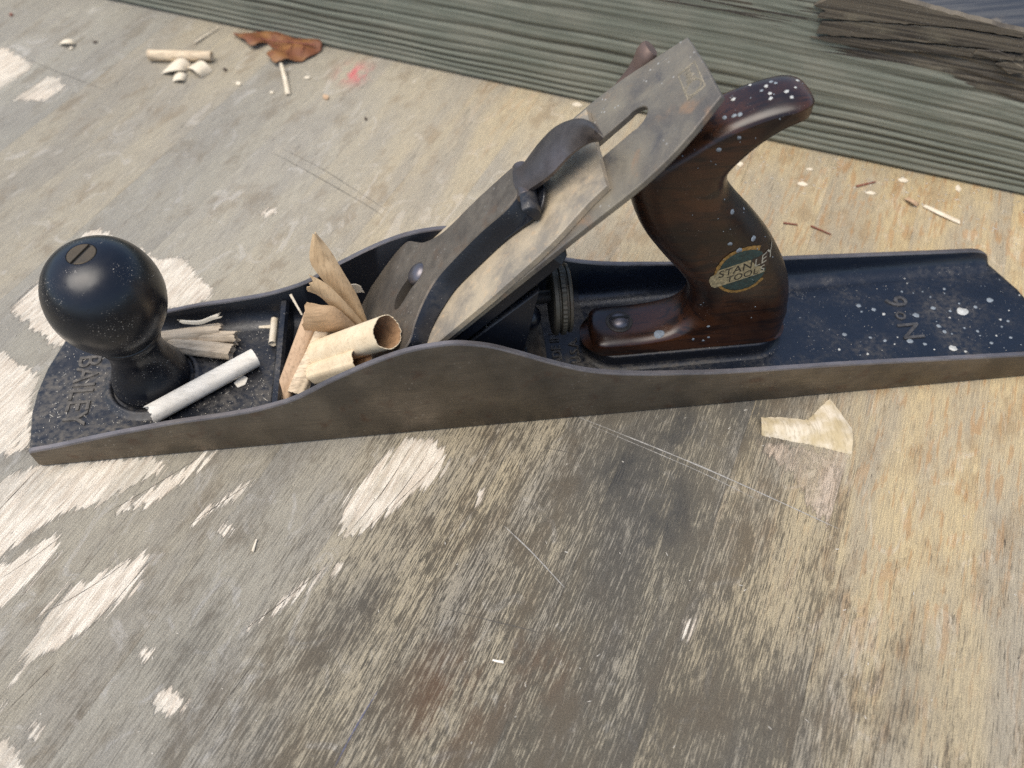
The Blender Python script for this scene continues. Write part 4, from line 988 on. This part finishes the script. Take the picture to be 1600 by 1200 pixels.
def chip(name, P, z, mat, label=None, th=0.5, cat='wood chip', group=None):
    v, f = bevel_prism(P, lambda x, y, h: (x, y, h), z, z+th, min(0.12, th/3)); o = mesh_obj(name, v, f, mat, None, sharp=40); tag(o, label, cat, group); return o

G1 = 'wood shavings lying in the plane'
roll('rolled_shaving', at_z(236,648,13.6), at_z(399,559,13.6), 4.1, WHITEW, 'thick white rolled shaving lying across the toe in front of the black knob', G1, 3.6, 0.5, 0.98, seed=3, lump=0.05)
# bundle behind the knob
roll('rolled_shaving', at_z(240,533,12.6), at_z(346,517,12.8), 3.6, BEIGE, 'tan rolled shaving poking out behind the black knob, topmost of its bundle', G1, 1.5, 3.6, 0.95, seed=5, lump=0.12)
roll('rolled_shaving', at_z(300,527,12.2), at_z(370,528,12.2), 2.7, BEIGE, 'split beige rolled shaving with frayed end behind the knob, middle of its bundle', G1, 1.5, 4.5, 1.1, seed=6, lump=0.2)
roll('rolled_shaving', at_z(262,538,11.8), at_z(362,551,11.8), 3.1, BEIGE, 'furrowed beige rolled shaving behind the knob, lowest of its bundle', G1, 1.5, 2.0, 1.0, seed=8, lump=0.18)
ribbon('wood_splinter', [at_z(280,500,17),at_z(310,501,18),at_z(330,494,20),at_z(341,490,20)], [at_z(281,505,16.5),at_z(312,507,17),at_z(332,500,19),at_z(344,497,19)], CREAM, 'frayed cream splinter lying on top of the tan rolled shaving behind the knob', (0,0,.6), 0.3, 1.2, group=G1, cat='wood splinter', seed=2)
roll('wood_stick', at_z(429,499,11.4), at_z(425.5,537,11.4), 1.5, CREAM, 'tiny cream stick lying beside the cross rib in front of the far rail', None, 0.3, 0.3, 1.0, n=14, m=6, seed=9, cat='stick')
chip('wood_chip', [at_z(404,506,9)[:2], at_z(424,501,9)[:2], at_z(424,514,9)[:2], at_z(405,514,9)[:2]], 9.2, CREAM, 'flat white chip touching the tiny cream stick on the toe', 0.4)
chip('wood_chip', [at_z(366,600,9)[:2], at_z(378,586,9)[:2], at_z(388,592,9)[:2], at_z(384,602,9)[:2], at_z(372,607,9)[:2]], 9.2, WHITEW, 'small white torn chip on the toe below the thick white roll', 0.5)
# rolls standing in the throat
roll('rolled_shaving', at_y(441,622,12), at_y(489,490,38), 3.3, PINKW, 'pinkish brown rolled shaving leaning in the throat beside the cross rib', G1, 1.0, 1.0, 0.95, seed=11, lump=0.12)
roll('rolled_shaving', at_y(463,616,12), at_y(512,496,38), 3.5, BEIGE, 'beige rolled shaving leaning in the throat, between the pinkish roll and the open curl', G1, 1.0, 1.0, 0.95, seed=12, lump=0.1)
roll('rolled_shaving', at_y(500,590,26), at_y(534,500,40), 3.4, WHITEW, 'whitish rolled shaving deep in the throat behind the open curl', G1, 1.0, 1.0, 0.95, seed=13, lump=0.1)
# open curl
AX = np.array([0.70, -0.36, 0.62]); AX /= np.linalg.norm(AX)
cR = np.array(at_y(605,519,10.2)); cL = cR-AX*54
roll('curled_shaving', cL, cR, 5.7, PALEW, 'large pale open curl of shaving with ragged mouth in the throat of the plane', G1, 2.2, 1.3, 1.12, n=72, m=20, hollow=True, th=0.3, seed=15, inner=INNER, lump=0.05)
c2 = np.array(at_y(566,561,8.0)); 
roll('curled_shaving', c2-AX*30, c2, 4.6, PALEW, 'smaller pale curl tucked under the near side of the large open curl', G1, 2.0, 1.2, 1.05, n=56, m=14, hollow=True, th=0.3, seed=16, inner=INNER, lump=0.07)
# upright blades of shaving
ribbon('upright_shaving', [at_y(566,512,40),at_y(535,472,43),at_y(500,432,45),at_y(484,405,47),at_y(489,364,48)], [at_y(573,500,40),at_y(558,462,43),at_y(538,428,45),at_y(515,390,47),at_y(492,363,48)], TANZ, 'tall pointed tan shaving standing upright in the throat', (1.0,-2.6,0.6), 0.22, 0.4, 24, 9, G1, seed=4)
ribbon('upright_shaving', [at_y(564,516,36),at_y(525,486,36.5),at_y(500,463,37),at_y(484,456,37)], [at_y(570,508,36),at_y(545,478,36.5),at_y(512,445,37),at_y(483,429,37)], TANZ, 'shorter tan shaving with ragged end fanning out in front of the tall pointed shaving', (0.6,-1.8,0.4), 0.22, 1.6, 20, 8, G1, seed=5)
ribbon('upright_shaving', [at_y(474,515,31),at_y(500,518,31),at_y(530,520,32),at_y(562,522,34)], [at_y(478,472,31),at_y(500,476,31),at_y(525,481,32),at_y(556,508,34)], TAN, 'broad tan shaving arching over the leaning rolls in the throat', (0,-3.0,1.5), 0.22, 0.6, 20, 10, G1, seed=6, jag_side=0.12)
ribbon('wood_splinter', [at_y(541,446,50),at_y(556,444,50),at_y(566,449,50)], [at_y(541,453,50),at_y(556,457,50),at_y(567,456,50)], CREAM, 'small white splinter between the tall pointed shaving and the lever cap', (0,0,0), 0.3, 0.8, group=G1, cat='wood splinter', seed=7)
roll('wood_splinter', at_y(454,460,52), at_y(472,492,46), 0.55, CREAM, 'thin cream sliver leaning behind the cross rib', G1, 0.5, 0.5, 0.6, n=8, m=6, seed=8, cat='wood splinter')

# ---- on the bench, far left
roll('wood_stick', at_z(233,86,3.6), at_z(331,88,3.6), 3.3, BEIGE, 'pale cut stick lying on the bench above three curled chips', None, 0.4, 0.4, 0.88, n=24, m=12, seed=21, lump=0.05, cat='stick')
def curl_chip(px_a, px_b, rise, label, seed, wdt=0.5):
    """arched chip resting on its two ends; px_a, px_b: the front and back edge pixel polylines (left to right)"""
    k = len(px_a)
    A = [at_z(u, v, 0.4+rise*math.sin(math.pi*i/(k-1))) for i, (u, v) in enumerate(px_a)]; B = [at_z(u, v, 0.4+rise*math.sin(math.pi*i/(k-1))) for i, (u, v) in enumerate(px_b)]
    ribbon('curled_chip', A, B, CREAM, label, (0, 0, 0), wdt, 0.3, 14, 6, 'curled cream chips on the bench', 'wood chip', seed=seed)
curl_chip([(253,115),(268,111),(281,110),(291,112)], [(271,96),(279,92),(288,92),(298,99)], 4.0, 'largest arched cream chip under the pale cut stick', 31)
curl_chip([(292,107),(300,108),(308,114),(315,121)], [(305,99),(314,95),(323,100),(332,111)], 4.0, 'arched cream chip to the right of the largest arched chip', 32)
curl_chip([(270,128),(278,125),(284,125),(289,127)], [(273,116),(279,113),(286,114),(293,116)], 2.4, 'smallest arched cream chip in front of the other two', 33)
curl_chip([(92,70),(100,68),(110,68),(118,70)], [(96,66),(102,62),(112,62),(119,66)], 3.0, 'white curled chip lying alone near the upper left bench strip', 34)
roll('wood_splinter', at_z(303,68,1.0), at_z(342,42,1.0), 0.7, CREAM, 'thin white sliver between the pale cut stick and the timber', None, 0.6, 0.6, 0.5, n=8, m=6, seed=35, cat='wood splinter')
ribbon('wood_splinter', [at_z(437,100,4),at_z(443,125,1.6),at_z(447,148,.8)], [at_z(441,100,4),at_z(449,125,1.6),at_z(453,147,.8)], CREAM, 'pale pointed sliver propped on the brown oak leaf', (0,0,.8), 0.6, 0.3, group=None, cat='wood splinter', seed=36)
for i, (u, v_, r, m, lb) in enumerate([(373,132,2.2,CREAM,'small white crumb below the right end of the pale cut stick'),(509,153,2.6,PINKW,'small pinkish wood crumb below the oak leaf'),(480,123,1.8,CREAM,'small white crumb just below the oak leaf'),(425,146,1.4,CREAM,'tiny cream crumb left of the pale pointed sliver'),(352,110,1.8,BARK,'small dark bark bit right of the arched chips'),(149,67,1.4,BARK,'dark crumb right of the lone white curled chip'),(18,24,1.8,NEEDLE,'reddish crumb in the upper left corner of the bench'),(112,77,1.8,CREAM,'beige crumb under the lone white curled chip'),(572,187,1.2,BARK,'tiny dark crumb on the bench right of the pinkish crumb')]):
    p = at_z(u, v_, 0); chip('wood_crumb', blob(p[0], p[1], r, 0.6, rng.uniform(0, 3), 8, 0.25), 0.03, m, lb, 1.0, 'crumb', 'crumbs on the bench')

# oak leaf tucked under the timber edge
def leaf():
    px = [(366,56),(383,60),(396,52),(420,56),(445,60),(470,66),(500,72),(503,78),(494,88),(484,92),(470,99),(452,101),(438,105),(428,103),(419,92),(434,87),(438,82),(425,78),(418,71),(404,77),(394,79),(386,72),(377,66)]
    P = [q+np.array([rng.uniform(-.5, .5), rng.uniform(-.5, .5)]) for q in smooth_poly([at_z(u, v, 0)[:2] for u, v in px], 3)]
    bm = bmesh.new(); vs = [bm.verts.new((p[0], p[1], 0)) for p in P]; es = [bm.edges.new((vs[i], vs[(i+1) % len(vs)])) for i in range(len(vs))]
    bmesh.ops.triangle_fill(bm, use_beauty=True, edges=es)
    for _ in range(3):
        e2 = [e for e in bm.edges if e.calc_length() > 3.0]
        if not e2: break
        bmesh.ops.subdivide_edges(bm, edges=e2, cuts=1); bmesh.ops.triangulate(bm, faces=bm.faces)
    for q in bm.verts: q.co.z = 2.2+1.8*math.sin(q.co.x/7)*math.cos(q.co.y/6)+0.9*math.sin(q.co.x/3.1+q.co.y/4)
    r = bmesh.ops.extrude_face_region(bm, geom=bm.faces[:])
    for q in r['geom']:
        if isinstance(q, bmesh.types.BMVert): q.co.z += 0.25
    bmesh.ops.recalc_face_normals(bm, faces=bm.faces); bm.verts.index_update()
    v = [tuple(q.co) for q in bm.verts]; f = [tuple(w.index for w in q.verts) for q in bm.faces]; bm.free()
    lo = min(q[2] for q in v); v = [(a, b, c-lo+0.05) for a, b, c in v]
    ref = at_z(450, 80, 0)
    root = empty('oak_leaf', ref); tag(root, 'curled brown oak leaf lying against the foot of the timber', 'leaf')
    bl = mesh_obj('leaf_blade', v, f, LEAF, root, sharp=None)
    mv, mf = cyl((at_z(384,66,0)[0], at_z(384,66,0)[1], 3.2), (at_z(494,80,0)[0], at_z(494,80,0)[1], 4.2), 0.28, 0.5, n=8, bev=0.1); mesh_obj('midrib', mv, mf, NEEDLE, root)
    for a_, b_ in [((415,70),(404,58)),((432,72),(424,60)),((440,75),(432,88)),((455,76),(446,64)),((460,78),(448,98)),((474,79),(470,68)),((478,80),(470,96))]:
        pa, pb = at_z(*a_, 0), at_z(*b_, 0); qv, qf = cyl((pa[0], pa[1], 3.9), (pb[0], pb[1], 4.0), 0.28, 0.12, n=6, bev=0.05); mesh_obj('vein', qv, qf, NEEDLE, root)
leaf()

# ---- on the bench, right
ribbon('wood_splinter', [at_z(1442,323,.4),at_z(1470,337,.9),at_z(1499,350,.4)], [at_z(1446,320,.4),at_z(1474,333,.9),at_z(1500,345,.4)], CREAM, 'long cream splinter on the bench near the foot of the timber, right side', (0,0,.3), 0.5, 0.3, cat='wood splinter', seed=41)
ribbon('curled_chip', [at_z(1412,311,.5),at_z(1424,316,2.6),at_z(1432,323,.6)], [at_z(1420,309,.5),at_z(1428,313,2.6),at_z(1436,318,.6)], PINKW, 'small pinkish curled chip just left of the long cream splinter', (0,0,0), 0.4, 0.3, cat='wood chip', seed=42)
chip('wood_chip', [at_z(*q)[:2] for q in [(1145,255),(1150,250),(1162,257),(1157,262)]], 0.03, CREAM, 'small white square chip beside the handle horn', 0.5)
for i, (a, b, lb) in enumerate([((1267,353),(1298,366),'red pine needle right of the handle, lower one'),((1224,348),(1246,351),'short red brown needle close behind the handle'),((1338,291),(1368,284),'red brown needle near the foot of the timber')]):
    roll('pine_needle', at_z(*a, 0.6), at_z(*b, 0.6), 0.45, NEEDLE, lb, 'pine needles on the bench', 0.2, 0.2, 0.7, n=8, m=6, seed=50+i, cat='needle')
for i, (u, v_, w_, h_, lb) in enumerate([(1411,282,9,4,'white flake near the foot of the timber, left of two'),(1497,295,5,6,'white flake near the foot of the timber, right of two'),(1360,302,9,3,'thin white flake below the red brown needle'),(1254,288,9,4,'cream flake on the yellow bench strip behind the handle'),(1265,265,6,2,'tiny white flake close to the timber behind the handle'),(902,164,9,4,'white flake at the foot of the timber beside the blade')]):
    P = [at_z(u+dx, v_+dy)[:2] for dx, dy in [(-w_, -h_*.4), (0, -h_), (w_, h_*.3), (w_*.4, h_), (-w_*.7, h_*.4)]]; chip('wood_flake', P, 0.03, CREAM, lb, 0.4, 'flake', 'white flakes on the bench')
roll('wood_splinter', at_z(395,862,.5), at_z(401,843,.6), 0.5, CREAM, 'single cream sliver on the grey bench strip below the plane toe', None, .3, .3, .6, n=8, m=5, seed=61, cat='wood splinter')
ribbon('wood_splinter', [at_z(768,1032,.3),at_z(778,1035,.5),at_z(788,1037,.3)], [at_z(770,1030,.3),at_z(779,1032,.5),at_z(786,1032,.3)], WHITEW, 'tiny white sliver on the dark brown stain at the front', (0,0,.2), 0.25, 0.2, cat='wood splinter', seed=62, nu=6, nv=3)

# lifted flap of torn bench wood
def flap():
    px = [(1191,680),(1189,652),(1199,645),(1212,648),(1224,653),(1240,662),(1254,664),(1264,655),(1272,640),(1279,627),(1292,621),(1308,628),(1320,640),(1329,662),(1333,685),(1331,709)]
    # profile: hinge edge along the lower line, leaf of wood rises and rolls over away from camera
    base = [at_z(u, v, 0.2) for u, v in [(1190,679),(1225,686),(1262,693),(1298,701),(1331,709)]]
    topu = [[(1189,652),(1190,663),(1190,671)],[(1222,652),(1223,664),(1224,675)],[(1262,656),(1262,668),(1262,680)],[(1296,622),(1298,655),(1298,680)],[(1331,668),(1333,684),(1332,698)]]
    A = []
    cols = []
    for b, tcol, (u0, v0) in zip(base, topu, [(1190,679),(1225,686),(1262,693),(1298,701),(1331,709)]):
        c = [np.array(b), np.array(at_z(tcol[2][0], tcol[2][1], 2.0)), np.array(at_z(tcol[1][0], tcol[1][1], 2.6)), np.array(at_z(tcol[0][0], tcol[0][1], 1.2))]
        cols.append(np.array(smooth_poly(c, 4, False)))
    cols = np.array(cols); n = 40; out = []
    for i in range(n):
        t = i/(n-1)*4; k = min(3, int(t)); u = t-k; u = u*u*(3-2*u); q = cols[k]*(1-u)+cols[k+1]*u; q[-1] += np.array([rng.uniform(-.25, .25), rng.uniform(-.3, .3), 0]); q[0] += np.array([0, rng.uniform(-.3, .3), 0]); out.append(q)
    G = np.array(out); nv = G.shape[1]; top = G.reshape(-1, 3); bot = top-np.array([0, 0.3, 0.45]); N_ = n*nv
    f = grid_faces(n, nv)+[tuple(N_+x for x in reversed(q)) for q in grid_faces(n, nv)]
    edge = [i*nv for i in range(n)]+[(n-1)*nv+k for k in range(1, nv)]+[i*nv+nv-1 for i in range(n-2, -1, -1)]+[k for k in range(nv-2, 0, -1)]
    for i in range(len(edge)): a, b = edge[i], edge[(i+1) % len(edge)]; f.append((a, b, N_+b, N_+a))
    o = mesh_obj('lifted_bench_flake', list(top)+list(bot), f, mat_shaving('torn_bench_wood', (0.66, 0.58, 0.45), (0.45, 0.36, 0.21), 0.45, 1), None, sharp=50)
    tag(o, 'lifted torn flake of bench wood curling up in front of the plane rear', 'wood flake')
flap()

# scratches scored across the bench
def scratch(pts, w, mat):
    P = smooth_poly([at_z(u, v, 0)[:2] for u, v in pts], 14, False); v = []; n = len(P)
    for i, p in enumerate(P):
        q = P[min(i+1, n-1)]-P[max(i-1, 0)]; q = q/np.linalg.norm(q); m_ = np.array([-q[1], q[0]]); ww = w*(0.25+0.75*math.sin(math.pi*(i+.5)/n))*rng.uniform(.4, 1)
        for s_ in (-1, 0, 1): v.append((p[0]+m_[0]*ww*s_, p[1]+m_[1]*ww*s_, 0.012+(0.03 if s_ == 0 else 0)))
    o = mesh_obj('scratch', v, grid_faces(n, 3), mat, bench, sharp=None)
CRACK = mat_plain('dark_split', (0.045, 0.036, 0.028), 0.9); SCR = mat_plain('pale_scratch', (0.40, 0.38, 0.34), 0.8, 0, 0.5, 1500); SCD = mat_plain('dark_scratch', (0.085, 0.075, 0.06), 0.8, 0, 0.4, 1500); SCB = mat_plain('blue_pencil_line', (0.10, 0.105, 0.17), 0.8, 0, 0.5, 1500)
scratch([(905,652),(1100,731),(1310,826)], 0.36, SCR); scratch([(912,660),(1080,731),(1190,784)], 0.16, SCR)
scratch([(788,822),(832,864),(882,918)], 0.3, SCR)
scratch([(425,238),(470,262),(520,290),(580,325),(600,340)], 0.3, SCD); scratch([(440,232),(500,262),(560,300),(610,332)], 0.22, SCD)
scratch([(523,1198),(556,1136),(590,1080)], 0.28, SCB); scratch([(690,950),(760,968),(830,985),(850,993)], 0.22, SCD)
scratch([(10,70),(60,100),(150,135),(160,140)], 0.25, SCD); scratch([(850,700),(880,705),(905,712)], 0.2, SCD)

for L_ in [[(68,957),(110,936),(160,905),(207,871)],[(2,1118),(60,1062),(88,1034)],[(168,801),(240,759),(312,714)],[(295,821),(345,786),(392,754)],[(378,987),(440,941),(502,891)],[(-5,800),(58,734)],[(545,832),(600,765),(642,698)],[(572,828),(625,770),(668,708)],[(606,799),(655,752),(692,714)],[(120,1000),(170,950),(230,880)],[(0,905),(50,872),(96,838)],[(15,480),(60,440)],[(1155,293),(1182,223)],[(318,1140),(394,1040)]]:
    scratch(L_, 0.17, CRACK)
# sawdust and slivers scattered over the plane and the bench
mb = MB()
def sliver(x, y, z, L, w, a):
    c, s_ = math.cos(a), math.sin(a); P = [(-L/2, -w/2), (L/2, -w*0.3), (L/2*0.9, w/2), (-L/2, w*0.4)]
    Q = [(x+p*c-q*s_, y+p*s_+q*c, z) for p, q in P]; mb.add(Q+[(a_, b_, c_+0.15) for a_, b_, c_ in Q], [(0, 1, 2, 3), (4, 5, 6, 7), (0, 1, 5, 4), (1, 2, 6, 5), (2, 3, 7, 6), (3, 0, 4, 7)])
for k in range(420):
    x = rng.uniform(6, 97); y = rng.uniform(9.5, 54.5)
    if (x-KX)**2+(y-YC)**2 < 20.5**2: continue
    d = rng.random(); sliver(x, y, deck(x)+0.02, rng.uniform(.25, .7) if d < .955 else rng.uniform(1.0, 2.6), rng.uniform(.12, .3), rng.uniform(0, 3.14))
for k in range(70):
    x = rng.uniform(205, 415); y = rng.uniform(9.5, 54); 
    if 222 < x < 312 and 14 < y < 49: continue
    sliver(x, y, 6.22, rng.uniform(.2, .5), rng.uniform(.12, .25), rng.uniform(0, 3.14))
for k in range(150):
    u, v_ = rng.uniform(0, 1600), rng.uniform(40, 1200); p = at_z(u, v_); 
    if -5 < p[0] < 428 and -3 < p[1] < 70: continue
    if (np.array(p)-A0)@bn > -3: continue
    sliver(p[0], p[1], 0.03, rng.uniform(.4, 1.6), rng.uniform(.15, .4), rng.uniform(0, 3.14))
for k in range(150):
    u = rng.uniform(1130, 1600); v_ = 205+(u-1130)*0.21+abs(rng.gauss(0, 45)); p = at_z(u, v_)
    if (np.array(p)-A0)@bn > -2 or p[1] < 72: continue
    sliver(p[0], p[1], 0.03, rng.uniform(.4, 2.4), rng.uniform(.2, .7), rng.uniform(0, 3.14))
for k in range(70):
    u = rng.uniform(0, 620); v_ = rng.uniform(20, 260); p = at_z(u, v_)
    if (np.array(p)-A0)@bn > -2: continue
    sliver(p[0], p[1], 0.03, rng.uniform(.4, 2.6), rng.uniform(.2, .6), rng.uniform(0, 3.14))
o = mb.build('sawdust', mat_plain('sawdust_cream', (0.6, 0.55, 0.46), 0.8), None, sharp=None); tag(o, 'fine cream sawdust scattered over plane and bench', 'sawdust', None, 'stuff')
